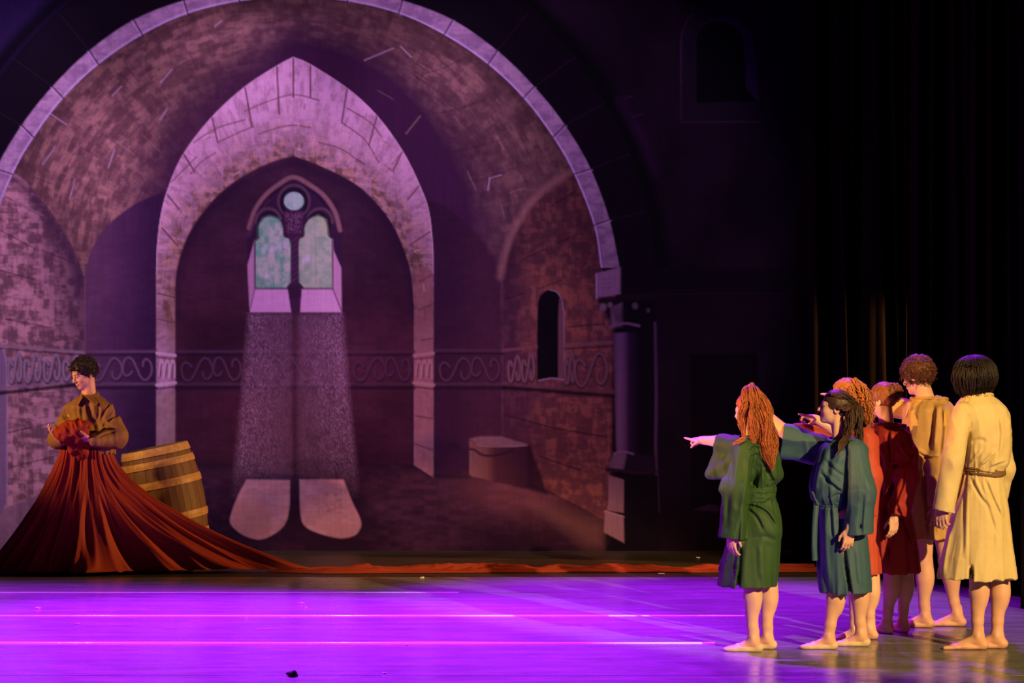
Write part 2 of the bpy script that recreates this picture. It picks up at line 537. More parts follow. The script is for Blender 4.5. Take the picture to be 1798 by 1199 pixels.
C[:] = C * (1 - rwin[..., None]) + rwc * rwin[..., None]
stroke(rw_curve + np.array([-5, -4]), 11, (120, 74, 82), 0.55, 5, within=m_in)
fill([(930, 500), (950, 480), (1000, 480), (1040, 520), (1040, 600), (925, 610)], (132, 66, 56), 0.30, 22, within=rwin, mod=dab2 * 1.5)
for a, b in (((945, 508), (985, 492)), ((920, 455), (960, 436)), ((975, 428), (1018, 410)), ((968, 362), (1010, 336)), ((1000, 574), (1060, 568)), ((890, 524), (920, 515)), ((886, 728), (975, 752)), ((975, 752), (1070, 768)), ((945, 800), (1018, 825)), ((1018, 470), (1030, 462))):
    stroke([a, b], 2.0, (34, 12, 28), 0.85, 1.1, within=rwin)

# recess behind the gothic arch
recess = np.vstack([arch_i_l[::-1], arch_i_r, [(727, 822), (307, 822)]])
rec = ramp(smooth(0.25, 0.8, broad), [(0, (42, 17, 40)), (1, (60, 27, 54))]) * (0.8 + 0.4 * dab[..., None])
rec = rec * (1 - 0.25 * smooth(350, 600, PY)[..., None] * np.array([0.2, 1, 1.0]) )
fill(recess, rec, 1.0, 1.5)
stroke(np.vstack([arch_i_l[::-1], arch_i_r]) + np.array([0, 12]), 16, (30, 9, 38), 0.6, 8)

# painted floor
fl = [(-60, 925), (60, 872), (148, 815), (300, 812), (727, 815), (765, 835), (884, 838), (960, 862), (1062, 915), (1062, 970), (-60, 970)]
flc = ramp(smooth(0.3, 0.75, 0.6 * broad + 0.4 * dab), [(0, (32, 11, 32)), (1, (54, 24, 48))])
flc = flc + lin((62, 30, 38)) * np.exp(-((PX - 0.55 * (PY - 850) - 900) / 110) ** 2 - ((PY - 868) / 46) ** 2)[..., None]
flc = flc + lin((118, 78, 104)) * smooth(170, -20, PX)[..., None] * (0.7 + 0.6 * dab2[..., None])
fill(fl, flc, 1.0, 2)
stroke(spline([(884, 838), (960, 862), (1062, 915)]), 3, (30, 10, 26), 0.8, 2)
stroke([(300, 814), (765, 816)], 26, (26, 8, 28), 0.6, 16)
fill([(930, 880), (1062, 918), (1062, 962), (1030, 960)], (96, 56, 62), 0.55, 14)

# pale arch stones
stone = ramp(smooth(0.30, 0.70, 0.55 * pol2 + 0.45 * dab2), [(0, (152, 102, 143)), (0.4, (172, 117, 164)), (1, (184, 127, 177))])
brownish = ramp(smooth(0.35, 0.7, 0.5 * pol + 0.5 * dab), [(0, (92, 58, 66)), (1, (146, 96, 106))])
inner_line = np.vstack([arch_i_l[::-1], arch_i_r])
s_in = seg_dist(PX, PY, inner_line, False)
kb = np.clip(np.exp(-(s_in / 58.0) ** 1.6) * (0.7 + 0.5 * smooth(0.3, 0.7, dab2)) + 0.15 * (pol - 0.5), 0, 1)
st = stone * (1 - kb[..., None]) + brownish * kb[..., None]
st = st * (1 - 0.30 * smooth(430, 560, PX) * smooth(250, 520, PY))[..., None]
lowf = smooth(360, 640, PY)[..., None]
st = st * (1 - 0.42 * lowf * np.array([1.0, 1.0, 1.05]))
arch_poly = np.vstack([[(274, 800)], arch_o_l[::-1], arch_o_r, [(761, 838), (727, 816)], arch_i_r[::-1], arch_i_l, [(307, 800)]])
am = full_mask(arch_poly, 1.3)
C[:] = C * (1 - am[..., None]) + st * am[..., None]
# the right pilaster is redder and dimmer, the inner half of both is brown
fill([(727, 470), (762, 470), (762, 840), (727, 818)], (112, 60, 74), 0.62, 3, within=am)
fill([(296, 440), (309, 440), (309, 800), (296, 800)], (112, 70, 72), 0.55, 6, within=am, mod=dab2 * 1.4)
fill([(274, 690), (307, 690), (307, 800), (274, 800)], (126, 86, 92), 0.5, 4, within=am)
# stone joints
for a, b in (((515, 101), (515, 170)), ((486, 116), (490, 200)), ((545, 113), (545, 170)), ((610, 155), (600, 215)), ((430, 152), (442, 222)), ((662, 203), (648, 255)), ((707, 265), (690, 300)), ((372, 205), (382, 250)), ((322, 270), (342, 302)), ((737, 325), (716, 350)), ((294, 342), (318, 372)), ((758, 405), (720, 430)), ((284, 400), (312, 432)), ((761, 480), (738, 495)), ((277, 515), (307, 522)), ((761, 533), (735, 545)), ((761, 594), (740, 598)), ((276, 560), (306, 566)), ((730, 780), (760, 790)), ((730, 730), (760, 735))):
    stroke([a, b], 2.8, (84, 46, 58), 0.95, 0.9, within=am)
for p in ([(430, 195), (470, 178), (515, 166), (560, 176)], [(610, 190), (650, 215), (670, 240)], [(340, 250), (380, 225), (430, 210)], [(382, 250), (420, 232), (445, 222)], [(335, 305), (352, 285), (378, 268)], [(300, 320), (320, 300), (345, 275)], [(455, 235), (485, 225), (515, 220), (545, 224)], [(600, 215), (640, 245), (665, 285)], [(560, 250), (600, 262), (640, 290)]):
    stroke(spline(p), 2.4, (98, 56, 72), 0.85, 1.0, within=am)
for k in range(150):
    t = rt.uniform(0, 1)
    i = int(t * (len(inner_line) - 1))
    bx, by = inner_line[i]
    ux, uy = bx - 515, by - 520
    n_ = math.hypot(ux, uy) + 1e-6
    r0 = rt.uniform(6, 95)
    x0, y0 = bx + ux / n_ * r0, by + uy / n_ * r0
    if rt.random() < 0.55:
        e = (ux / n_, uy / n_); L = rt.uniform(5, 22)
    else:
        e = (-uy / n_, ux / n_); L = rt.uniform(5, 18)
    stroke([(x0, y0), (x0 + e[0] * L, y0 + e[1] * L)], rt.uniform(1.0, 3.4), [(84, 50, 56), (110, 66, 78), (176, 122, 150), (120, 82, 84)][rt.integers(4)], rt.uniform(0.25, 0.7), 1.3, within=am)
stroke(outer_line, 2.0, (206, 146, 200), 0.55, 1.2, within=am)
stroke(np.vstack([[(308, 800), (308, 560)], arch_i_l[::-1]]), 2.5, (60, 26, 40), 0.5, 1.6)

# ring of long pale voussoirs
for mm in (lambda p: p, mirror):
    p = mm(np.vstack([ring_out, ring_in[::-1]]))
    rm = full_mask(p, 1.2)
    rc = ramp(smooth(0.25, 0.75, 0.5 * pol2 + 0.5 * dab), [(0, (124, 84, 130)), (0.6, (148, 104, 152)), (1, (158, 113, 158))])
    rc = rc * (1 - 0.36 * smooth(200, 470, PY)[..., None]) * (1 - 0.12 * smooth(500, 1000, PX)[..., None])
    C[:] = C * (1 - rm[..., None]) + rc * rm[..., None]
    stroke(mm(ring_in + np.array([0.8, -1.5])), 2.6, (176, 138, 206), 0.75, 1.0, within=rm)
    stroke(mm(ring_in + np.array([4, -7])), 4, (96, 62, 112), 0.5, 2.5, within=rm, mod=dab)
    for a, b in (((610, 2), (612, -22)), ((700, 24), (707, 1)), ((780, 61), (795, 35)), ((857, 113), (873, 89)), ((919, 172), (938, 152)), ((971, 241), (992, 220)), ((1008, 306), (1037, 297)), ((1043, 396), (1070, 386))):
        q = mm(np.array([a, b], float))
        stroke(q, 2.6, (52, 28, 60), 0.9, 1.0)
        stroke(q + np.array([3 if mm(np.array([[0., 0.]]))[0, 0] == 0 else -3, 1.5]), 1.6, (176, 136, 196), 0.5, 1.0)
# springer block and column, right
fill([(1046, 480), (1090, 469), (1090, 516), (1046, 525)], (112, 72, 110), 1, 1.3)
stroke([(1047, 481), (1047, 523)], 2, (150, 108, 160), 0.8)
for k in range(3):
    stroke([(1056, 490 + 8 * k), (1074, 488 + 8 * k)], 1.5, (76, 46, 78), 0.6)
fill([(1090, 470), (1420, 470), (1420, 520), (1090, 520)], (13, 5, 17), 0.8, 4)
stroke([(1150, 517), (1408, 514)], 1.6, (36, 16, 36), 0.7)
fill([(1050, 528), (1150, 518), (1155, 970), (1060, 970), (1064, 900), (1072, 820), (1076, 575)], (11, 4, 15), 0.92, 4)
fill([(1072, 540), (1092, 532), (1092, 572), (1074, 575)], (96, 62, 94), 0.9, 3)          # capital
for cx_, cy_, r_ in ((1059, 539, 6), (1071, 535, 4), (1085, 546, 4), (1115, 537, 5), (1138, 545, 3)):
    fill([(cx_ + r_ * math.cos(t), cy_ + r_ * 1.2 * math.sin(t)) for t in np.linspace(0, 6.28, 14)], (104, 70, 104), 0.85 if cx_ < 1090 else 0.45, 2)
fill([(1050, 522), (1152, 514), (1150, 524), (1052, 532)], (22, 10, 24), 0.9, 2)
fill([(1072, 540), (1080, 562), (1092, 572), (1100, 545), (1090, 538)], (30, 14, 30), 0.55, 4)
stroke(spline([(1072, 574), (1085, 569), (1102, 568), (1122, 572)]), 4.5, (92, 58, 96), 0.9, 1.4)
stroke(spline([(1074, 582), (1088, 577), (1110, 577)]), 2, (24, 9, 26), 0.9, 1.2)
colx = ramp((PX - 1078) / 74.0, [(0, (64, 36, 66)), (0.12, (86, 54, 94)), (0.24, (74, 42, 84)), (0.36, (34, 14, 42)), (0.6, (14, 5, 20)), (1, (10, 4, 15))])
fill([(1076, 585), (1148, 580), (1146, 800), (1082, 796)], colx, 1, 1.8)
stroke(spline([(1150, 567), (1152, 700), (1151, 790), (1154, 860), (1155, 898)]), 5, (76, 44, 84), 0.75, 1.8)
stroke(spline([(1146, 568), (1146, 800)]), 2.5, (10, 4, 14), 0.8, 2)
fill([(1078, 796), (1100, 796), (1104, 818), (1094, 826), (1070, 822), (1072, 810)], (86, 54, 88), 1, 2)
fill([(1100, 796), (1150, 800), (1152, 826), (1094, 826)], (24, 9, 30), 1, 3)
stroke(spline([(1078, 796), (1095, 793), (1112, 797)]), 3, (108, 72, 110), 0.7, 1.3)
stroke(spline([(1066, 824), (1090, 826), (1120, 830), (1152, 828)]), 6, (32, 14, 34), 0.95, 1.5)
fill([(1068, 834), (1096, 842), (1095, 900), (1065, 896), (1068, 880)], (104, 66, 88), 1, 1.5)
fill([(1062, 896), (1095, 906), (1096, 953), (1060, 934)], (110, 72, 94), 1, 1.5)
stroke([(1062, 897), (1096, 907)], 2, (140, 98, 124), 0.8)
fill([(1096, 838), (1155, 834), (1158, 962), (1097, 955)], (12, 4, 16), 1, 1.5)

# side window niche, right wall
nich = np.vstack([spline([(943, 560), (945, 530), (952, 515), (965, 509), (978, 514), (986, 528), (990, 550)]), [(991, 662), (943, 670)]])
fill(nich, (9, 3, 14), 1, 1.4)
fill([(982, 525), (989, 540), (990, 664), (980, 664), (980, 560)], (88, 50, 66), 1, 1.6)
stroke(np.vstack([spline([(966, 509), (978, 513), (986, 527), (990, 550)]), [(991, 660)]]), 2, (128, 88, 120), 0.8)
stroke([(946, 668), (968, 664), (990, 666)], 2.6, (128, 92, 132), 0.8, 1.3)
# far right: niche window and doorway in the dark wall
nw = np.vstack([spline([(1196, 120), (1198, 60), (1210, 25), (1240, 8), (1300, 6), (1345, 30), (1362, 80)]), [(1362, 212), (1196, 214)]])
fill(nw, (20, 8, 26), 0.9, 4)
fill(np.vstack([spline([(1222, 100), (1224, 60), (1240, 38), (1272, 30), (1300, 38), (1318, 62), (1328, 100)]), [(1332, 178), (1222, 182)]]), (34, 16, 48), 0.9, 2.5)
fill(np.vstack([spline([(1222, 100), (1224, 62), (1240, 42), (1268, 39), (1290, 48), (1304, 68), (1308, 100)]), [(1310, 155), (1330, 178), (1222, 182)]]), (5, 2, 10), 1, 2)
stroke(np.vstack([spline([(1196, 150), (1196, 70), (1204, 40), (1214, 26)]), ]), 2, (46, 20, 54), 0.9)
stroke([(1196, 70), (1196, 214), (1336, 214)], 2, (48, 20, 50), 0.9)
fill([(1190, 612), (1395, 606), (1395, 905), (1190, 905)], (17, 7, 22), 0.7, 5)
fill([(1212, 622), (1330, 620), (1330, 892), (1212, 898)], (5, 2, 10), 1, 2)
fill([(1331, 620), (1350, 617), (1350, 892), (1331, 892)], (26, 12, 32), 0.9, 3)
stroke([(1180, 613), (1350, 610)], 6, (22, 10, 27), 0.8, 3)
fill([(1218, 895), (1245, 885), (1262, 888), (1262, 898)], (54, 26, 62), 0.9, 2)
fill([(1158, 520), (1408, 520), (1408, 968), (1158, 968)], (26, 8, 20), 0.25, 30)

# round-headed pale panel at the left edge
fill(np.vstack([spline([(-60, 596), (-10, 600), (5, 614), (11, 640), (12, 680)]), [(12, 880), (2, 903), (-60, 930)]]), (104, 72, 110), 1, 1.5)
stroke(np.vstack([spline([(-10, 600), (5, 614), (11, 640), (12, 680)]), [(12, 880)]]), 2.2, (142, 106, 150), 0.8)

# frieze with running scrolls
def scroll(x0, y0, w, h, col_l, col_d, lw_, flip=1):
    def put(pts, lw2):
        q = [(x0 + a * w, y0 + (b if flip > 0 else 1 - b) * h) for a, b in pts]
        q = spline(q, 6)
        stroke(q + np.array([0.8, 2.0]), lw2 * 1.5, col_d, 0.8, 1.5)
        stroke(q, lw2, col_l, 0.85, 1.1)
    put([(0.30, 0.40), (0.22, 0.28), (0.10, 0.25), (0.02, 0.45), (0.06, 0.80), (0.18, 0.96), (0.32, 0.86), (0.44, 0.55), (0.55, 0.22), (0.68, 0.06), (0.82, 0.18), (0.90, 0.45), (0.86, 0.75), (0.74, 0.90), (0.64, 0.80), (0.63, 0.62)], lw_)


def band(pts_top, pts_bot, col, a=0.8):
    fill(np.vstack([pts_top, pts_bot[::-1]]), col, a, 2)


lt, ld_ = (112, 84, 118), (30, 12, 36)
bt = np.array([(-20, 602), (30, 606), (148, 616)]); bb = np.array([(-20, 690), (30, 685), (148, 672)])
stroke(bt + [0, 3], 5, (116, 84, 112), 0.85, 1.5); stroke(bt + [0, 8], 3, (40, 18, 42), 0.8, 1.5)
stroke(bb - [0, 6], 6, (108, 76, 108), 0.85, 1.8); stroke(bb + [0, 2], 7, (24, 9, 28), 0.9, 2)
for x0, w, y0, h in ((14, 26, 618, 56), (42, 32, 619, 54), (76, 32, 620, 51), (110, 36, 622, 47)):
    scroll(x0, y0, w, h, (124, 94, 130), ld_, 4.4, 1)
for xa, xb, lc, dc, w in ((150, 274, (78, 48, 80), (32, 13, 38), 96), (309, 430, (62, 34, 64), (28, 10, 34), 92), (432, 612, (56, 28, 58), (32, 12, 36), 92), (612, 727, (56, 28, 56), (26, 9, 30), 90), (763, 884, (62, 34, 58), (28, 10, 30), 90)):
    t_ = np.array([(xa, 617), (xb, 617)], float); b_ = np.array([(xa, 674), (xb, 674)], float)
    if xa > 700:
        t_[:, 1] += -2; 
    stroke(t_, 4.5, lc, 0.8, 1.5); stroke(t_ + [0, 6], 3.5, dc, 0.8, 1.8)
    stroke(b_, 5, lc, 0.75, 1.8); stroke(b_ + [0, 7], 6, dc, 0.85, 2)
    x0 = xa + 8
    kk = 0
    while x0 < xb - 24:
        lc2 = tuple(int(c_ * 1.12) for c_ in lc)
        scroll(x0, 626, min(62, xb - x0 - 2), 44, lc2, dc, 3.8, 1 if kk % 2 == 0 else -1)
        x0 += 56
        kk += 1
for xa, xb, lc in ((275, 307, (166, 118, 160)), (727, 761, (134, 84, 108))):
    s1 = 2 if xa < 400 else -2
    stroke(spline([(xa, 622 - s1), ((xa + xb) / 2, 622), (xb, 622 + s1)]), 5, lc, 0.9, 1.3)
    stroke(spline([(xa, 629 - s1), (xb, 629 + s1)]), 2.5, (66, 32, 54), 0.8, 1.3)
    for k in range(3):
        xx = xa + 3 + k * 10
        stroke(spline([(xx, 660), (xx + 2, 640), (xx + 5, 632), (xx + 8, 642), (xx + 8, 664)]), 2.6, lc, 0.9, 1.0)
        stroke(spline([(xx + 2.6, 662), (xx + 4.4, 644), (xx + 6, 640)]), 2.0, (66, 32, 54), 0.8, 1.0)
    stroke(spline([(xa, 674 + s1), (xb, 674 - s1)]), 6, lc, 0.9, 1.3)
    stroke(spline([(xa, 681 + s1), (xb, 681 - s1)]), 3, (58, 26, 46), 0.8, 1.3)
t_ = np.array([(884, 615), (942, 609)], float); b_ = np.array([(884, 677), (1076, 692)], float)
stroke(t_, 5, (92, 50, 70), 0.85, 1.5); stroke(np.array([(991, 606), (1074, 601)]), 5, (98, 56, 74), 0.85, 1.5)
stroke(np.array([(991, 612), (1074, 608)]), 3, (34, 12, 28), 0.8, 1.5)
stroke(b_ - [0, 4], 6, (78, 42, 62), 0.85, 1.8); stroke(b_ + [0, 3], 7, (22, 8, 22), 0.9, 2)
for x0, w, y0, h in ((892, 24, 622, 50), (916, 24, 620, 52), (992, 18, 618, 58), (1008, 64, 616, 64)):
    scroll(x0, y0, w, h, (98, 60, 82), (26, 9, 26), 4.2, 1)

# traceried window
wfr = np.vstack([spline([(434, 470), (433, 420), (438, 385), (455, 352), (482, 325), (515, 308)]), spline([(517, 308), (550, 325), (580, 350), (596, 380), (600, 420), (600, 470)]), [(600, 548), (436, 548)]])
fill(wfr, (40, 15, 46), 1, 1.8)
stroke(spline([(437, 400), (447, 370), (464, 345), (486, 326), (515, 311), (546, 326), (570, 345), (588, 372), (597, 404)]), 7.5, (112, 70, 86), 0.85, 1.8)
stroke(spline([(437, 412), (452, 372), (470, 350)]), 6, (70, 38, 66), 0.6, 3)
stroke(spline([(452, 372), (470, 348), (492, 332), (515, 324), (540, 332), (562, 348), (580, 374)]), 4, (26, 9, 34), 0.9, 1.8)
def ring(cx_, cy_, rx, ry, w, col, a=0.9, t0=0.0, t1=6.2832):
    stroke([(cx_ + rx * math.cos(t), cy_ + ry * math.sin(t)) for t in np.linspace(t0, t1, 40)], w, col, a, 1.4)
ring(516, 353, 27, 28, 5, (70, 42, 66)); ring(516, 355, 22, 23, 6, (22, 8, 30))
ring(471, 390, 22, 24, 5, (72, 42, 64), 0.9, 3.1, 6.0); ring(562, 390, 22, 24, 5, (72, 42, 64), 0.9, 3.4, 6.3)
ring(472, 398, 20, 24, 5, (24, 8, 32), 0.9, 3.1, 6.28); ring(558, 398, 20, 24, 5, (24, 8, 32), 0.9, 3.1, 6.28)
speck = (_rng.random((GH, GW)) < 0.5).astype(float)
fill([(498, 372), (534, 372), (530, 410), (524, 420), (523, 500), (530, 515), (526, 548), (510, 548), (504, 515), (511, 500), (510, 420), (502, 410)], (50, 20, 54), 1, 2)
fill([(500, 372), (532, 372), (528, 408), (504, 408)], (104, 64, 98), 0.5, 3, mod=speck)
for k in range(8):
    stroke([(512, 424 + 10 * k), (522, 417 + 10 * k)], 2.4, (78, 40, 70), 0.5, 1.4)
fill([(502, 506), (516, 500), (531, 506), (530, 520), (516, 525), (503, 520)], (44, 18, 46), 1, 2)
glassA = ramp(smooth(0.2, 0.8, fbm2(PX / 9, PY / 12 + 4, 3, 0.2)), [(0, (86, 120, 116)), (0.5, (122, 128, 134)), (1, (150, 132, 150))])
glassB = ramp(smooth(0.2, 0.8, fbm2(PX / 12 + 7, PY / 12, 3, 0.2)), [(0, (112, 118, 116)), (1, (138, 128, 132))])
paneL = np.vstack([spline([(455, 418), (454, 398), (462, 384), (474, 380), (488, 384), (496, 396), (498, 414), (508, 420), (511, 432)]), [(510, 496), (502, 506), (448, 506), (448, 424)]])
paneR = np.vstack([spline([(524, 432), (526, 420), (534, 414), (535, 398), (544, 384), (558, 379), (570, 384), (575, 398), (576, 412), (583, 420)]), [(584, 506), (534, 506), (525, 496)]])
fill(paneL, glassA, 1, 1.4); fill(paneR, glassB, 1, 1.4)
fill([(455, 418), (454, 398), (462, 384), (474, 380), (490, 385), (470, 398), (458, 425), (450, 460), (449, 424)], (70, 124, 112), 0.6, 5)
fill([(450, 480), (464, 490), (470, 506), (450, 506)], (66, 108, 100), 0.6, 4)
fill([(558, 379), (572, 386), (576, 412), (568, 410)], (140, 138, 108), 0.55, 4)
for x, y in ((462, 440), (478, 436), (491, 432), (500, 430), (533, 458), (540, 454), (468, 484)):
    fill([(x + 4 * math.cos(t), y + 6 * math.sin(t)) for t in np.linspace(0, 6.28, 10)], (166, 138, 182), 0.6, 3)
stroke(np.vstack([paneL, paneL[:1]]), 1.6, (36, 26, 42), 0.7); stroke(np.vstack([paneR, paneR[:1]]), 1.6, (44, 32, 44), 0.7)
stroke([(554, 415), (554, 500)], 1.2, (96, 98, 100), 0.6)
fill([(516 + 17.5 * math.cos(t), 353 + 16 * math.sin(t)) for t in np.linspace(0, 6.28, 28)], ramp(smooth(0.3, 0.7, fbm2(PX / 10, PY / 10, 2)), [(0, (108, 136, 140)), (1, (136, 142, 154))]), 1, 1.3)
fill([(447, 508), (505, 508), (511, 548), (438, 548)], (166, 108, 164), 1, 1.4)
fill([(530, 508), (584, 508), (600, 548), (527, 548)], (162, 106, 158), 1, 1.4)
fill([(446, 424), (447, 508), (438, 546), (434, 466)], (146, 94, 140), 1, 1.4)
fill([(584, 420), (586, 440), (599, 470), (600, 546), (585, 508)], (150, 96, 142), 1, 1.4)
stroke([(447, 424), (447, 508), (438, 547)], 1.4, (60, 30, 56), 0.7); stroke([(585, 424), (585, 508), (600, 547)], 1.4, (60, 30, 56), 0.7)

# the painted shaft of light: stippled paint
beam = full_mask([(436, 550), (601, 550), (615, 720), (629, 850), (626, 872), (408, 872), (414, 800), (424, 700)], 6)
split = np.exp(-((PX - 518) / 7.0) ** 2)
stip = (_rng.random((GH, GW)) ** 3)
stip = 0.5 * stip + 0.5 * np.roll(stip, 1, 0)
edgeb = np.clip(smooth(95, 10, np.minimum(np.abs(PX - (436 - (PY - 550) * 0.085)), np.abs(PX - (601 + (PY - 550) * 0.088)))), 0, 1)
ba = beam * (1 - 0.75 * split) * (0.05 + 0.24 * stip * (0.35 + 1.2 * edgeb) + 0.08 * dab2)
ba *= (1 - 0.45 * smooth(790, 870, PY))
ba[(PY < 548)] = 0
C[:] = C * (1 - ba[..., None]) + lin((164, 112, 162)) * ba[..., None]
# pools of light on the painted floor
pl = np.vstack([[(433, 842), (509, 843)], spline([(509, 843), (508, 890), (500, 920), (480, 938), (455, 947), (428, 940), (406, 922), (405, 905), (418, 870), (433, 842)])])
pr = np.vstack([[(526, 842), (603, 842)], spline([(603, 842), (618, 880), (632, 910), (633, 926), (622, 940), (598, 945), (565, 938), (538, 926), (528, 905), (526, 842)])])
dk2 = full_mask([(395, 838), (645, 838), (655, 930), (620, 962), (430, 966), (385, 930)], 14)
C[:] = C * (1 - 0.55 * dk2[..., None]) + lin((30, 10, 32)) * 0.55 * dk2[..., None]
fill(pl, ramp(smooth(0.3, 0.7, broad * 0.4 + dab * 0.6), [(0, (142, 90, 108)), (1, (156, 102, 124))]), 1, 1.8)
fill(pr, ramp(smooth(0.3, 0.7, broad * 0.4 + dab * 0.6), [(0, (142, 90, 112)), (1, (158, 105, 130))]), 1, 1.8)
fill([(418, 880), (455, 876), (476, 905), (470, 946), (420, 940), (404, 915)], (134, 76, 78), 0.45, 10, within=full_mask(pl, 1.8))
for k in range(26):
    x0, y0 = rt.uniform(568, 600), rt.uniform(862, 898)
    stroke([(x0, y0), (x0 + rt.uniform(-5, 5), y0 + rt.uniform(-2, 6))], 2, (88, 52, 76), 0.4, 1.2)
fill([(455, 866), (486, 864), (488, 886), (462, 888)], (110, 74, 108), 0.4, 6)

# stone seat
fill([(905, 785), (930, 778), (962, 868), (900, 852)], (30, 10, 30), 0.9, 3)
fill([(824, 770), (842, 766), (880, 766), (928, 780), (905, 785), (870, 783), (838, 780)], (98, 62, 82), 1, 1.5)
fill([(824, 772), (838, 780), (870, 783), (905, 785), (926, 782), (925, 856), (870, 846), (824, 834)], ramp((PX - 824) / 100.0, [(0, (98, 58, 70)), (0.3, (84, 46, 56)), (0.45, (54, 24, 40)), (1, (42, 16, 38))]), 1, 1.5)
stroke(spline([(825, 788), (834, 790), (842, 796), (850, 799), (862, 800), (876, 798), (900, 790)]), 4, (34, 12, 30), 0.9, 1.4)
stroke(spline([(838, 781), (870, 784), (925, 782)]), 2, (130, 90, 108), 0.6, 1.2)
stroke([(762, 836), (824, 836)], 5, (20, 6, 22), 0.8, 3)

# beyond the left edge of the picture the hall repeats its right half, mirrored
for i_ in np.nonzero(gx < -42)[0]:
    C[:, i_] = C[:, np.clip(np.searchsorted(gx, 1030 - gx[i_]), 0, GW - 1)]
C *= canvas[..., None]
C *= (0.94 + 0.12 * fbm2(PX / 6, PY / 3.5, 2))[..., None]
PAINT_GAIN = np.array([1.0, 1.0, 1.0])
ALB = np.clip(C * PAINT_GAIN, 0.0, 0.95)
idx = np.arange(GW * GH).reshape(GH, GW)
f = np.stack([idx[:-1, :-1], idx[1:, :-1], idx[1:, 1:], idx[:-1, 1:]], -1).reshape(-1, 4)
sway = 0.02 * np.sin(PX / 210.0) * smooth(-150, 900, PY) + 0.006 * np.sin(PX / 61.0 + PY / 300)
v = np.stack([(PX - CX) * DB / FPX, DB + sway, CAMH - (PY - HY) * DB / FPX], -1).reshape(-1, 3)
me = mesh_np('painted_backdrop', v, f)
color_attr(me, ALB.reshape(-1, 3))
M_cloth = new_mat('scenic_paint_on_canvas', (0.5, 0.5, 0.5), 0.95, 0.05, attr='Col', noise=((45, 45, 45), 0.5, (0.93, 0.93, 0.93)))
obj('painted_backdrop', me, M_cloth, label='large purple-lit painted cloth showing a vaulted stone hall with a pointed arch window', cat='backdrop')
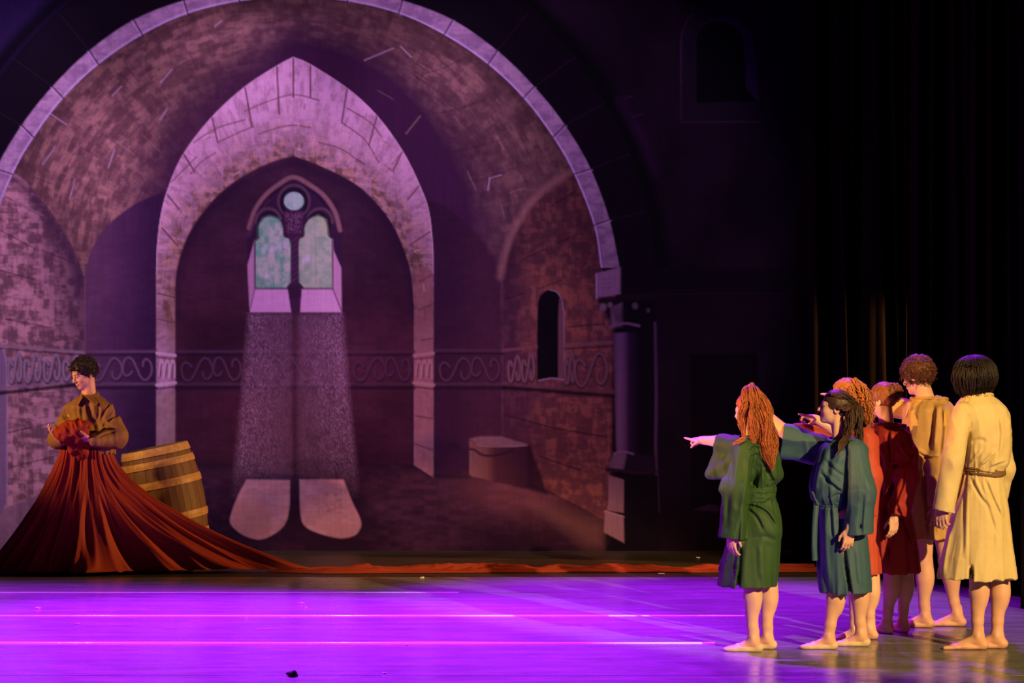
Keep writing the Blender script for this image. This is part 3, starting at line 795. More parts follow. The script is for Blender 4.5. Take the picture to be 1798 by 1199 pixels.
# weight pipe in the bottom hem
# ------------------------------------------------------------------ signed-distance modelling for bodies and clothes
class Field:
    def __init__(self, lo, hi, h):
        self.h = h
        self.lo = np.array(lo, float)
        n = np.ceil((np.array(hi, float) - self.lo) / h).astype(int) + 1
        self.ax = [(self.lo[i] + h * np.arange(n[i])).astype(np.float32) for i in range(3)]
        self.F = np.full(n, 0.5, dtype=np.float32)

    def sl(self, lo, hi):
        out = []
        for i in range(3):
            a = int(np.clip(np.floor((lo[i] - self.lo[i]) / self.h), 0, self.F.shape[i]))
            b = int(np.clip(np.ceil((hi[i] - self.lo[i]) / self.h) + 1, 0, self.F.shape[i]))
            out.append(slice(a, b))
        return tuple(out)

    def grid(self, s):
        return self.ax[0][s[0]][:, None, None], self.ax[1][s[1]][None, :, None], self.ax[2][s[2]][None, None, :]

    def add(self, fn, lo, hi, k=0.01, op='u'):
        m = 0.03 + k
        s = self.sl(np.asarray(lo) - m, np.asarray(hi) + m)
        if any(q.stop <= q.start for q in s):
            return
        d = fn(*self.grid(s))
        a = self.F[s]
        if op == 'u':
            h = np.clip(0.5 + 0.5 * (a - d) / k, 0, 1)
            self.F[s] = a * (1 - h) + d * h - k * h * (1 - h)
        elif op == 's':                           # carve away
            d = -d
            h = np.clip(0.5 - 0.5 * (a - d) / k, 0, 1)
            self.F[s] = a * (1 - h) + d * h + k * h * (1 - h)

    def cone(self, a, b, r1, r2, k=0.012, op='u'):
        a, b = np.asarray(a, float), np.asarray(b, float)
        e = b - a
        L = float(e @ e) + 1e-12
        def fn(x, y, z):
            t = np.clip(((x - a[0]) * e[0] + (y - a[1]) * e[1] + (z - a[2]) * e[2]) / L, 0, 1)
            return np.sqrt((x - a[0] - t * e[0]) ** 2 + (y - a[1] - t * e[1]) ** 2 + (z - a[2] - t * e[2]) ** 2) - (r1 + (r2 - r1) * t)
        r = max(r1, r2)
        self.add(fn, np.minimum(a, b) - r, np.maximum(a, b) + r, k, op)

    def ell(self, c, r, R=None, k=0.012, op='u'):
        c, r = np.asarray(c, float), np.asarray(r, float)
        Rm = np.eye(3) if R is None else R          # columns: local axes
        def fn(x, y, z):
            dx, dy, dz = x - c[0], y - c[1], z - c[2]
            u = (dx * Rm[0, 0] + dy * Rm[1, 0] + dz * Rm[2, 0]) / r[0]
            v = (dx * Rm[0, 1] + dy * Rm[1, 1] + dz * Rm[2, 1]) / r[1]
            w = (dx * Rm[0, 2] + dy * Rm[1, 2] + dz * Rm[2, 2]) / r[2]
            q = np.sqrt(u * u + v * v + w * w)
            q2 = np.sqrt((u / r[0]) ** 2 + (v / r[1]) ** 2 + (w / r[2]) ** 2) + 1e-6
            return q * (q - 1) / q2
        m = r.max()
        self.add(fn, c - m, c + m, k, op)

    def tri(self, a, b, c, r, k=0.02, op='u'):
        """rounded triangle slab of half thickness r"""
        a, b, c = (np.asarray(q, float) for q in (a, b, c))
        n = np.cross(b - a, c - a); n /= np.linalg.norm(n) + 1e-9
        es = [(a, b), (b, c), (c, a)]
        def fn(x, y, z):
            inside = None
            d2 = None
            for p, q in es:
                e = q - p
                w = np.cross(n, e)
                s = (x - p[0]) * w[0] + (y - p[1]) * w[1] + (z - p[2]) * w[2]
                inside = (s >= 0) if inside is None else (inside & (s >= 0))
                t = np.clip(((x - p[0]) * e[0] + (y - p[1]) * e[1] + (z - p[2]) * e[2]) / (e @ e + 1e-12), 0, 1)
                dd = (x - p[0] - t * e[0]) ** 2 + (y - p[1] - t * e[1]) ** 2 + (z - p[2] - t * e[2]) ** 2
                d2 = dd if d2 is None else np.minimum(d2, dd)
            pl = ((x - a[0]) * n[0] + (y - a[1]) * n[1] + (z - a[2]) * n[2]) ** 2
            return np.sqrt(np.where(inside, pl, d2)) - r
        P = np.array([a, b, c])
        self.add(fn, P.min(0) - r, P.max(0) + r, k, op)

    def loft(self, rows, k=0.02, op='u', grow=0.0, zlo=None, zhi=None, pw=2.3):
        """stack of view-aligned ovals: rows of (z, cx, cy, half width, half depth), top to bottom"""
        R = np.array(sorted(rows), float)
        zz = np.linspace(R[0, 0], R[-1, 0], 160)
        T = np.stack([np.interp(zz, R[:, 0], R[:, i]) for i in range(1, 5)], -1)
        for _ in range(6):
            T[1:-1] = 0.25 * T[:-2] + 0.5 * T[1:-1] + 0.25 * T[2:]
        z0 = R[0, 0] if zlo is None else zlo
        z1 = R[-1, 0] if zhi is None else zhi
        def fn(x, y, z):
            zc = z[0, 0, :]
            cx, cy, a, b = (np.interp(zc, zz, T[:, i]).astype(np.float32) for i in range(4))
            a = a + grow; b = b + grow
            u = np.abs((x - cx[None, None]) / a[None, None]); v = np.abs((y - cy[None, None]) / b[None, None])
            q = (u ** pw + v ** pw) ** (1 / pw)
            d = (q - 1) * np.minimum(a, b)[None, None]
            dz = np.maximum(z0 - zc, zc - z1)[None, None]
            return np.maximum(d, dz)
        hw, hd = T[:, 2].max() + grow, T[:, 3].max() + grow
        self.add(fn, (T[:, 0].min() - hw, T[:, 1].min() - hd, z0), (T[:, 0].max() + hw, T[:, 1].max() + hd, z1), k, op)
        self.rows_z, self.rows_T = zz, T

    def displace(self, fn, reach=0.05):
        """fn(x, y, z) -> outward displacement, only evaluated near the surface"""
        i = np.nonzero(np.abs(self.F) < reach)
        x, y, z = self.ax[0][i[0]], self.ax[1][i[1]], self.ax[2][i[2]]
        self.F[i] -= fn(x, y, z).astype(np.float32)

    def clip_floor(self, z=0.0):
        s = self.grid((slice(None),) * 3)
        np.maximum(self.F, (z - s[2]).astype(np.float32), out=self.F)

    def mesh(self):
        F, h = self.F, self.h
        S = F < 0
        n = np.array(F.shape)
        cnt = np.zeros(n - 1, dtype=np.int8)
        for dx in (0, 1):
            for dy in (0, 1):
                for dz in (0, 1):
                    cnt += S[dx:n[0] - 1 + dx, dy:n[1] - 1 + dy, dz:n[2] - 1 + dz]
        act = (cnt > 0) & (cnt < 8)
        ci = np.array(np.nonzero(act)).T
        vid = np.full(n - 1, -1, dtype=np.int32)
        vid[act] = np.arange(len(ci))
        acc = np.zeros((len(ci), 3)); num = np.zeros(len(ci))
        corners = [(a, b, c) for a in (0, 1) for b in (0, 1) for c in (0, 1)]
        val = {c: F[ci[:, 0] + c[0], ci[:, 1] + c[1], ci[:, 2] + c[2]].astype(np.float64) for c in corners}
        for c in corners:
            for ax in range(3):
                if c[ax] == 0:
                    e = list(c); e[ax] = 1; e = tuple(e)
                    va, vb = val[c], val[e]
                    m = (va < 0) != (vb < 0)
                    t = np.where(m, va / np.where(m, va - vb, 1), 0)
                    for q in range(3):
                        acc[:, q] += np.where(m, c[q] + (t if q == ax else 0), 0)
                    num += m
        V = self.lo + (ci + acc / np.maximum(num, 1)[:, None]) * h
        quads = []
        for ax in range(3):
            sh = [slice(1, -1)] * 3; sh[ax] = slice(0, -1)
            sh2 = [slice(1, -1)] * 3; sh2[ax] = slice(1, None)
            A, B = S[tuple(sh)], S[tuple(sh2)]
            m = A != B
            p = np.array(np.nonzero(m)).T
            base = p.copy()
            for q in range(3):
                if q != ax: base[:, q] += 1
            flip = A[m]
            u, w = (ax + 1) % 3, (ax + 2) % 3
            def g(du, dw):
                b = base.copy(); b[:, u] -= du; b[:, w] -= dw
                return vid[b[:, 0], b[:, 1], b[:, 2]]
            q4 = np.stack([g(1, 1), g(0, 1), g(0, 0), g(1, 0)], -1)
            q4[~flip] = q4[~flip][:, ::-1]
            quads.append(q4)
        Q = np.vstack(quads)
        Q = Q[(Q >= 0).all(1)]
        # one light relaxation pass evens the grid
        e = np.vstack([Q[:, [0, 1]], Q[:, [1, 2]], Q[:, [2, 3]], Q[:, [3, 0]]])
        sm = np.zeros_like(V); c = np.zeros(len(V))
        for j in range(3):
            sm[:, j] = np.bincount(e[:, 0], V[e[:, 1], j], len(V)) + np.bincount(e[:, 1], V[e[:, 0], j], len(V))
        c = np.bincount(e[:, 0], minlength=len(V)) + np.bincount(e[:, 1], minlength=len(V))
        V = 0.7 * V + 0.3 * sm / np.maximum(c, 1)[:, None]
        return V, Q


def largest_piece(V, Q):
    lab = np.arange(len(V))
    e = np.vstack([Q[:, [0, 1]], Q[:, [1, 2]], Q[:, [2, 3]]])
    while True:
        la, lb = lab[e[:, 0]], lab[e[:, 1]]
        m = la != lb
        if not m.any():
            break
        e = e[m]
        lab[np.maximum(la[m], lb[m])] = np.minimum(la[m], lb[m])
        while True:
            l2 = lab[lab]
            if (l2 == lab).all():
                break
            lab = l2
    big = np.bincount(lab).argmax()
    keep = lab == big
    mp = np.cumsum(keep) - 1
    return V[keep], mp[Q[keep[Q[:, 0]]]]


def unit(v):
    v = np.asarray(v, float)
    return v / (np.linalg.norm(v) + 1e-12)


def frame(yaw_deg, pitch=0.0, roll=0.0):
    """columns: forward, left, up.  yaw 0 faces picture-left, positive turns away from the camera"""
    a, p, r = (math.radians(q) for q in (yaw_deg, pitch, roll))
    f = np.array([-math.cos(a), math.sin(a), 0.0])
    l = np.array([-math.sin(a), -math.cos(a), 0.0])
    u = np.array([0, 0, 1.0])
    f2 = f * math.cos(p) + u * math.sin(p)
    u2 = u * math.cos(p) - f * math.sin(p)
    l3 = l * math.cos(r) + u2 * math.sin(r)
    u3 = u2 * math.cos(r) - l * math.sin(r)
    return np.stack([f2, l3, u3], -1)


# ---- tubes for hair
def tubes(P, rad, sides=5):
    """P (M, N, 3) polylines, rad (M, N) -> verts, quads"""
    M_, N_, _ = P.shape
    T = np.gradient(P, axis=1)
    T /= np.linalg.norm(T, axis=2, keepdims=True) + 1e-9
    ref = np.where(np.abs(T[:, :, 2:3]) > 0.9, np.array([1.0, 0, 0]), np.array([0, 0, 1.0]))
    A = np.cross(T, ref); A /= np.linalg.norm(A, axis=2, keepdims=True) + 1e-9
    B = np.cross(T, A)
    th = np.arange(sides) * 2 * math.pi / sides
    V = P[:, :, None, :] + rad[:, :, None, None] * (A[:, :, None, :] * np.cos(th)[None, None, :, None] + B[:, :, None, :] * np.sin(th)[None, None, :, None])
    idx = np.arange(M_ * N_ * sides).reshape(M_, N_, sides)
    nx = np.roll(idx, -1, 2)
    f = np.stack([idx[:, :-1], nx[:, :-1], nx[:, 1:], idx[:, 1:]], -1).reshape(-1, 4)
    return V.reshape(-1, 3), f


def join_np(parts):
    vs, fs, o = [], [], 0
    for v, f in parts:
        vs.append(v); fs.append(f + o); o += len(v)
    return np.vstack(vs), np.vstack(fs)


# ---- the figures
SKIN = np.array([0.62, 0.37, 0.25])


class Person:
    def __init__(self, px, D, h_body=0.0048, seed=1):
        self.px, self.D, self.seed = px, D, seed
        self.x0 = (px - CX) * D / FPX
        self.rng = np.random.default_rng(seed)
        self.root = empty('person', (self.x0, D, 0))
        self.hb = h_body
        self.ops = []                           # body operations, replayed into the field
        self.pts = []
        self.head = None
        self.arms = []

    def q(self, px, py, dy=0.0):
        D = self.D + dy
        return np.array([(px - CX) * D / FPX - self.x0, dy, CAMH - (py - HY) * D / FPX])

    def fx(self, px, dy=0.0):
        return (px - CX) * (self.D + dy) / FPX - self.x0

    def rows(self, table):
        """(row, column, half width in pixels, half depth m [, depth offset])"""
        out = []
        for r in table:
            dy = r[4] if len(r) > 4 else 0.0
            p = self.q(r[1], r[0], dy)
            out.append((p[2], p[0], dy, r[2] * self.D / FPX, r[3]))
        return out

    # body pieces -----------------------------------------------------------
    def limb(self, *joints):
        """joints: (point, radius) chain"""
        if joints[0][0][2] > 1.1:
            self.arms.append(joints[0])
        for (a, ra), (b, rb) in zip(joints[:-1], joints[1:]):
            self.ops.append(('cone', a, b, ra, rb, 0.014)); self.pts += [a, b]

    def make_head(self, c, R, s=0.93, neck=None, male=False):
        self.head = (np.asarray(c, float), R, s)
        P = lambda *q: c + R @ (np.array(q) * s)
        E = lambda q, r, k=0.012, op='u': self.ops.append(('ell', P(*q), np.array(r) * s, R, k, op))
        E((-0.014, 0, 0.034), (0.098, 0.077, 0.088), 0.02)
        E((0.028, 0, -0.015), (0.062, 0.063, 0.092), 0.03)
        E((0.030, 0, -0.066), (0.056, 0.053, 0.046), 0.03)
        E((0.070, 0, -0.098), (0.020, 0.024, 0.018), 0.022)
        E((0.080, 0, 0.020), (0.016, 0.048, 0.012), 0.014)
        for s_ in (-1, 1):
            E((0.062, 0.036 * s_, -0.028), (0.026, 0.026, 0.026), 0.02)
            E((0.100, 0.031 * s_, 0.001), (0.016, 0.018, 0.011), 0.010, 's')
            E((0.077, 0.031 * s_, 0.000), (0.0135, 0.0150, 0.0125), 0.003)
            E((0.083, 0.031 * s_, 0.0095), (0.011, 0.017, 0.005), 0.005)
            E((-0.012, 0.077 * s_, -0.008), (0.022, 0.007, 0.033), 0.005)
            E((-0.008, 0.083 * s_, -0.006), (0.011, 0.006, 0.018), 0.004, 's')
        self.ops.append(('cone', P(0.090, 0, 0.012), P(0.112, 0, -0.030), 0.0075 * s, 0.0125 * s, 0.010))
        for s_ in (-1, 1):
            E((0.100, 0.011 * s_, -0.034), (0.010, 0.008, 0.008), 0.006)
        E((0.093, 0, -0.060), (0.011, 0.023, 0.0065), 0.007)
        E((0.090, 0, -0.072), (0.011, 0.019, 0.0070), 0.006)
        E((0.106, 0, -0.0655), (0.009, 0.022, 0.0018), 0.003, 's')
        nk = 0.056 if male else 0.048
        self.ops.append(('cone', P(-0.018, 0, -0.06), neck, nk * s, (nk + 0.006) * s, 0.022))
        for s_ in (-1, 1):
            self.ops.append(('cone', P(-0.015, 0.05 * s_, -0.05), neck + R @ np.array([0.045, 0.018 * s_, -0.01]), 0.012, 0.010, 0.02))
        self.pts += [P(0.12, 0, 0), P(-0.12, 0, 0), P(0, 0.09, 0.13), P(0, -0.09, 0.13), np.asarray(neck)]

    def make_hand(self, wrist, e1, palm, pose='relaxed', side=1, s=1.0, idx_dir=None):
        """e1: along the hand, palm: direction the palm faces, side: +1 / -1 picks the thumb side"""
        e1 = unit(e1); e2 = unit(np.asarray(palm) - e1 * (np.asarray(palm) @ e1)); e3 = np.cross(e1, e2) * side
        R = np.stack([e1, e3, e2], -1)
        P = lambda a, b, c: wrist + (e1 * a + e3 * b + e2 * c) * s
        self.ops.append(('ell', P(0.046, 0.0, 0.002), np.array([0.052, 0.041, 0.017]) * s, R, 0.012, 'u'))
        self.ops.append(('cone', P(-0.02, 0, 0), P(0.03, 0, 0), 0.026 * s, 0.024 * s, 0.012))
        self.ops.append(('ell', P(0.032, 0.026, 0.010), np.array([0.030, 0.016, 0.015]) * s, R, 0.010, 'u'))
        base = [(0.088, 0.030), (0.093, 0.010), (0.089, -0.010), (0.080, -0.029)]
        ln = [0.072, 0.080, 0.074, 0.058]
        curl = {'relaxed': [0.42, 0.50, 0.55, 0.60], 'point': [0.03, 1.35, 1.45, 1.5], 'cup': [0.35, 0.45, 0.5, 0.55]}[pose]
        for i in range(4):
            p = P(base[i][0], base[i][1], 0.0)
            ang_ = 0.0
            spread = (1.5 - i) * 0.05
            prev = P(base[i][0] - 0.03, base[i][1] * 0.9, 0.0)
            self.ops.append(('cone', prev, p, 0.0105 * s, 0.0100 * s, 0.006))
            for j, fr in enumerate((0.46, 0.30, 0.24)):
                ang_ += curl[i] * (0.75 if j == 0 else 1.0)
                d = e1 * math.cos(ang_) + e2 * math.sin(ang_) + e3 * spread
                if pose == 'point' and i == 0 and idx_dir is not None:
                    d = unit(idx_dir)
                nx_ = p + unit(d) * ln[i] * fr * s
                r1, r2 = (0.0092, 0.0085) if j == 0 else ((0.0085, 0.0078) if j == 1 else (0.0078, 0.0066))
                self.ops.append(('cone', p, nx_, r1 * s, r2 * s, 0.0035))
                p = nx_
            self.pts.append(p)
        t0 = P(0.022, 0.034, 0.008)
        if pose == 'point':
            d1, d2 = unit(e1 * 0.75 + e3 * 0.55 + e2 * 0.5), unit(e1 * 0.75 - e3 * 0.15 + e2 * 0.65)
        elif pose == 'cup':
            d1, d2 = unit(e1 * 0.5 + e3 * 0.85 + e2 * 0.35), unit(e1 * 0.75 + e3 * 0.45 + e2 * 0.45)
        else:
            d1, d2 = unit(e1 * 0.8 + e3 * 0.5 + e2 * 0.35), unit(e1 * 0.95 + e3 * 0.05 + e2 * 0.3)
        t1 = t0 + d1 * 0.042 * s; t2 = t1 + d2 * 0.030 * s
        self.ops.append(('cone', t0, t1, 0.0125 * s, 0.0100 * s, 0.006))
        self.ops.append(('cone', t1, t2, 0.0100 * s, 0.0078 * s, 0.004))
        self.pts += [t2]

    def foot_ops(self, ankle, yaw, s=1.0, toes=True, grow=0.0):
        """returns list of ops for one foot standing on z = 0"""
        R = frame(yaw)
        f, l, u = R[:, 0], R[:, 1], R[:, 2]
        o = np.array([ankle[0], ankle[1], 0.0])
        P = lambda a, b, c: o + (f * a + l * b + u * c) * s
        g = grow
        ops = [('ell', P(-0.030, 0, 0.030), np.array([0.036, 0.031, 0.031]) * s + g, R, 0.014, 'u'),
               ('cone', P(-0.008, 0, 0.062), P(0.095, 0, 0.026), 0.034 * s + g, 0.023 * s + g, 0.02),
               ('ell', P(0.085, 0, 0.018), np.array([0.070, 0.038, 0.021]) * s + g, R, 0.016, 'u'),
               ('ell', P(0.125, 0.0, 0.014), np.array([0.040, 0.043, 0.016]) * s + g, R, 0.012, 'u'),
               ('ell', P(0.03, 0, 0.014), np.array([0.07, 0.032, 0.016]) * s + g, R, 0.014, 'u')]
        if toes:
            for i, (b, L, r) in enumerate(((0.030, 0.192, 0.0125), (0.011, 0.194, 0.0095), (-0.006, 0.186, 0.009), (-0.022, 0.175, 0.0085), (-0.036, 0.160, 0.008))):
                ops.append(('cone', P(0.135, b * 0.95, 0.013), P(L - 0.006, b, 0.010), r * s * 1.05, r * s, 0.004))
        else:
            ops.append(('ell', P(0.155, 0.004, 0.013), np.array([0.036, 0.032, 0.014]) * s + g, R, 0.014, 'u'))
        return ops

    def leg(self, hip, knee, ankle, yaw, s=1.0, toes=True, thick=1.0, slipper=None):
        t = thick
        self.limb((hip, 0.082 * t), (knee + (hip - knee) * 0.35, 0.066 * t), (knee, 0.053 * t), (knee + (ankle - knee) * 0.30, 0.049 * t), (knee + (ankle - knee) * 0.75, 0.034 * t), (ankle + np.array([0, 0, 0.02]), 0.030 * t), (np.array([ankle[0], ankle[1], 0.06]), 0.032 * t))
        R = frame(yaw)
        c = knee + (ankle - knee) * 0.28 - R[:, 0] * 0.020
        self.ops.append(('ell', c, np.array([0.045 * t, 0.050 * t, 0.11]), R, 0.03, 'u'))
        self.ops.append(('ell', knee + R[:, 0] * 0.022, np.array([0.032, 0.036, 0.045]) * t, R, 0.03, 'u'))
        an = np.array([ankle[0], ankle[1], 0.0])
        for s_ in (-1, 1):
            self.ops.append(('ell', an + R[:, 1] * 0.032 * s_ * s + np.array([0, 0, 0.082]), np.array([0.014, 0.009, 0.016]), R, 0.012, 'u'))
        self.ops.append(('cone', an - R[:, 0] * 0.030 + np.array([0, 0, 0.03]), an - R[:, 0] * 0.026 + np.array([0, 0, 0.13]), 0.014, 0.012, 0.02))
        self.ops += self.foot_ops(ankle, yaw, s, toes)
        self.pts += [an + R[:, 0] * 0.22, an - R[:, 0] * 0.09, an + R[:, 1] * 0.07, an - R[:, 1] * 0.07]

    def run(self, F, ops):
        for o in ops:
            if o[0] == 'cone': F.cone(o[1], o[2], o[3], o[4], o[5], o[6] if len(o) > 6 else 'u')
            elif o[0] == 'ell': F.ell(o[1], o[2], o[3], o[4], o[5])
            elif o[0] == 'tri': F.tri(o[1], o[2], o[3], o[4], o[5])

    def build_body(self, torso_rows, mat, tone=(1, 1, 1), brow=None, lips=(0.62, 0.42, 0.42)):
        P = np.array(self.pts)
        T = [(r[0], r[1], r[2], r[3] * 0.84, r[4] * 0.84) for r in self.rows(torso_rows)]
        top = max(T)
        for (a, ra) in self.arms:               # collar bones and chest carry the arms
            self.ops.append(('cone', np.array([top[1], top[2], top[0] - 0.03]), a, 0.045, ra, 0.03))
            self.ops.append(('cone', np.array([top[1], top[2], top[0] - 0.14]), a, 0.06, ra * 0.9, 0.03))
        for r in T:
            P = np.vstack([P, [[r[1] - r[3], r[2] - r[4], r[0]], [r[1] + r[3], r[2] + r[4], r[0]]]])
        lo, hi = P.min(0) - 0.05, P.max(0) + 0.05
        lo[2] = max(lo[2], -0.02)
        F = Field(lo, hi, self.hb)
        F.loft(T, 0.03, pw=2.2)
        self.run(F, self.ops)
        F.clip_floor(0.0005)
        V, Q = largest_piece(*F.mesh())
        c = np.tile(SKIN * np.array(tone), (len(V), 1))
        mot = 0.92 + 0.16 * noise3(V[:, 0] * 22, V[:, 1] * 22, V[:, 2] * 22)
        c *= mot[:, None]
        low = np.clip((0.10 - V[:, 2]) / 0.1, 0, 1)[:, None]
        c = c * (1 - low * np.array([0.05, 0.14, 0.16]))
        if self.head:
            hc, R, s = self.head
            L = (V - hc) @ R / s
            f, l, u = L[:, 0], np.abs(L[:, 1]), L[:, 2]
            lipm = np.exp(-((u + 0.066) / 0.010) ** 2 - (l / 0.022) ** 2) * (f > 0.06)
            c = c * (1 - 0.75 * lipm[:, None] * (1 - np.array(lips)))
            if brow is not None:
                bm = np.exp(-((u - 0.0215 + 0.06 * (l - 0.03)) / 0.0055) ** 2) * ((l > 0.010) & (l < 0.054) & (f > 0.05))
                c = c * (1 - 0.9 * bm[:, None]) + np.array(brow) * 0.9 * bm[:, None]
            ly = np.sqrt(((u - 0.001) / 0.0075) ** 2 + ((l - 0.031) / 0.0145) ** 2)
            eye = (ly < 1.0) & (f > 0.05)
            lid = (ly >= 1.0) & (ly < 1.45) & (f > 0.05)
            c[eye] = (0.62, 0.58, 0.52)
            iris = (np.hypot(u - 0.000, l - 0.031) < 0.0062) & (f > 0.05)
            c[iris] = (0.03, 0.02, 0.015)
            c[lid] *= 0.40
        me = mesh_np('body', V, Q)
        color_attr(me, c)
        self.body = obj('body', me, mat, self.root)

    def garment(self, name, rows, mat, limbs=(), blobs=(), folds=None, h=0.0056, k=0.018, shell=0.011, tris=(), label=None, sleeve_cuts=(), pw=2.3, sleeve_amp=1.0, cuts=(), strokes=(), cuffs=()):
        """cloth of one tunic: lofted torso with folds and an open hem, sleeves with their own folds and open cuffs"""
        T = self.rows(rows)
        P = []
        for r in T:
            P += [[r[1] - r[3], r[2] - r[4], r[0]], [r[1] + r[3], r[2] + r[4], r[0]]]
        for a, b, ra, rb in list(limbs) + list(blobs):
            m = max(ra, rb)
            P += [a - m, a + m, b - m, b + m]
        for a, b, c, r in tris:
            P += [a - r, a + r, b - r, b + r, c - r, c + r]
        P = np.array(P)
        F = Field(P.min(0) - 0.06, P.max(0) + 0.06, h)
        F.loft(T, 0.02, pw=pw)
        for a, b, ra, rb in blobs:
            F.cone(a, b, ra, rb, 0.05)
        if folds is not None:
            F.displace(folds)
        fs = self.fold_strokes(strokes) if strokes else None
        if fs:
            F.displace(fs, 0.045)
        for a, b, ra, rb in cuts:
            F.cone(a, b, ra, rb, 0.006, 's')
        z_hem = min(r[0] for r in T)
        zz = F.ax[2][None, None, :]
        F.F = np.where(zz < (z_hem + 0.16), np.maximum(F.F, -(F.F + shell)), F.F)
        S = Field(P.min(0) - 0.06, P.max(0) + 0.06, h)
        for a, b, ra, rb in limbs:
            S.cone(a, b, ra, rb, 0.04)
        for a, b, c, r in tris:
            S.tri(a, b, c, r, 0.03)
        sd = self.seed * 1.7
        def sl(x, y, z):
            n1 = 1 - np.abs(2 * noise3(x * 17 + sd + z * 3, y * 17, z * 4.5 + sd) - 1)
            n2 = 1 - np.abs(2 * noise3(x * 9 - z * 5, y * 9 + sd, z * 13 + x * 6 + sd) - 1)
            n3 = noise3(x * 30, y * 30 + sd, z * 14)
            return sleeve_amp * (0.010 * (n1 - 0.5) + 0.006 * (n2 - 0.5) + 0.001 * (n3 - 0.5))
        S.displace(sl)
        if fs:
            S.displace(fs, 0.045)
        for c, n_, r in cuffs:                  # straight-cut open sleeve ends
            n_ = unit(n_)
            sl3 = S.sl(c - 0.36, c + 0.36)
            x, y, z = S.grid(sl3)
            S.F[sl3] = np.maximum(S.F[sl3], ((x - c[0]) * n_[0] + (y - c[1]) * n_[1] + (z - c[2]) * n_[2]).astype(np.float32))
            S.cone(c - n_ * 0.05, c + n_ * 0.06, r * 0.92, r, 0.004, 's')
        for a, b, ra, rb in sleeve_cuts:
            S.cone(a, b, ra, rb, 0.004, 's')
        A, B = F.F, S.F
        hh = np.clip(0.5 + 0.5 * (A - B) / k, 0, 1)
        F.F = A * (1 - hh) + B * hh - k * hh * (1 - hh)
        V, Q = largest_piece(*F.mesh())
        return obj(name, mesh_np(name, V, Q), mat, self.root, label)

    def fold_strokes(self, strokes):
        """single folds on the near side of a garment: (polyline, ridge height m, half width m, valley share, reach in depth)"""
        S = []
        for st in strokes:
            pl, amp, w = st[0], st[1], st[2]
            vs = st[3] if len(st) > 3 else 0.8
            pts = spline([self.q(a, b)[[0, 2]] for a, b in pl], 5) if len(pl) > 2 else np.array([self.q(a, b)[[0, 2]] for a, b in pl])
            S.append((pts, amp, w, vs))
        def fn(x, y, z):
            out = np.zeros(len(x))
            kx = self.D / (self.D + y)                       # bring points to the root depth along the line of sight
            X = (x + self.x0) * kx - self.x0
            Z = CAMH + (z - CAMH) * kx
            fr = y < 0.03
            for pts, amp, w, vs in S:
                m = fr & (X > pts[:, 0].min() - 3 * w) & (X < pts[:, 0].max() + 3 * w) & (Z > pts[:, 1].min() - 2 * w) & (Z < pts[:, 1].max() + 2 * w)
                i = np.nonzero(m)[0]
                if not len(i):
                    continue
                a, b = X[i], Z[i]
                best = np.full(len(i), 1e9); sg = np.zeros(len(i)); tt = np.zeros(len(i))
                n_ = len(pts) - 1
                for k_ in range(n_):
                    p0, p1 = pts[k_], pts[k_ + 1]
                    e = p1 - p0
                    L = e @ e + 1e-12
                    t = np.clip(((a - p0[0]) * e[0] + (b - p0[1]) * e[1]) / L, 0, 1)
                    dx, dz = a - p0[0] - t * e[0], b - p0[1] - t * e[1]
                    d = np.hypot(dx, dz)
                    c = d < best
                    best[c] = d[c]; sg[c] = np.sign(e[0] * dz - e[1] * dx)[c]; tt[c] = ((k_ + t) / n_)[c]
                s_ = best * sg
                fade = np.clip(np.minimum(tt, 1 - tt) * 5 + 0.25, 0, 1)
                out[i] += amp * fade * (np.exp(-(s_ / w) ** 2) - vs * np.exp(-((s_ + 1.25 * w) / (0.7 * w)) ** 2))
            return out
        return fn


def cloth_folds(cx, cy, zb, z0, seed, amp=1.0, tilt=0.0, extra=None):
    """hanging folds: gathers at the belt zb, long folds to the hem z0, loose drapes above"""
    def rg_(n):
        return 1 - np.abs(2 * n - 1)
    def fn(x, y, z):
        th = np.arctan2(y - cy, x - cx)
        c, s = np.cos(th), np.sin(th)
        below = np.clip((zb - z) / 0.03, 0, 1)
        t = np.clip((zb - z) / max(zb - z0, 0.1), 0, 1)
        n1 = rg_(noise3(c * 3.4 + seed, s * 3.4 + 7, z * 1.5 + seed))
        n2 = rg_(noise3(c * 6.5 + 3 + seed, s * 6.5 + z * 2, z * 3.0))
        n4 = rg_(noise3(x * 9 + z * 5, y * 9 + seed, z * 8 - x * 6))
        sk = (0.020 * (n1 - 0.55) + 0.005 * (n2 - 0.6)) * (0.2 + 0.85 * t) + 0.004 * (n4 - 0.5)
        gg = noise3(c * 11 + seed + t, s * 11 + 3, z * 2.0)
        ga = (rg_(gg) - 0.5) * 0.022 * np.exp(-np.abs(z - zb) / 0.065)
        u = z + tilt * (x - cx)
        m1 = rg_(noise3((x - cx) * 9 + u * 5 + seed, y * 8 + 2, u * 11 - (x - cx) * 8))
        m2 = rg_(noise3((x - cx) * 17 - u * 6 + 5, y * 14 + seed, u * 9 + (x - cx) * 10))
        m3 = rg_(noise3(c * 4 + seed, s * 4, z * 2.6 + 4))
        up = 0.010 * (m1 - 0.5) + 0.003 * (m2 - 0.5) + 0.012 * (m3 - 0.5)
        d = amp * (below * sk + (1 - below) * up + ga)
        return d if extra is None else d + extra(x, y, z)
    return fn


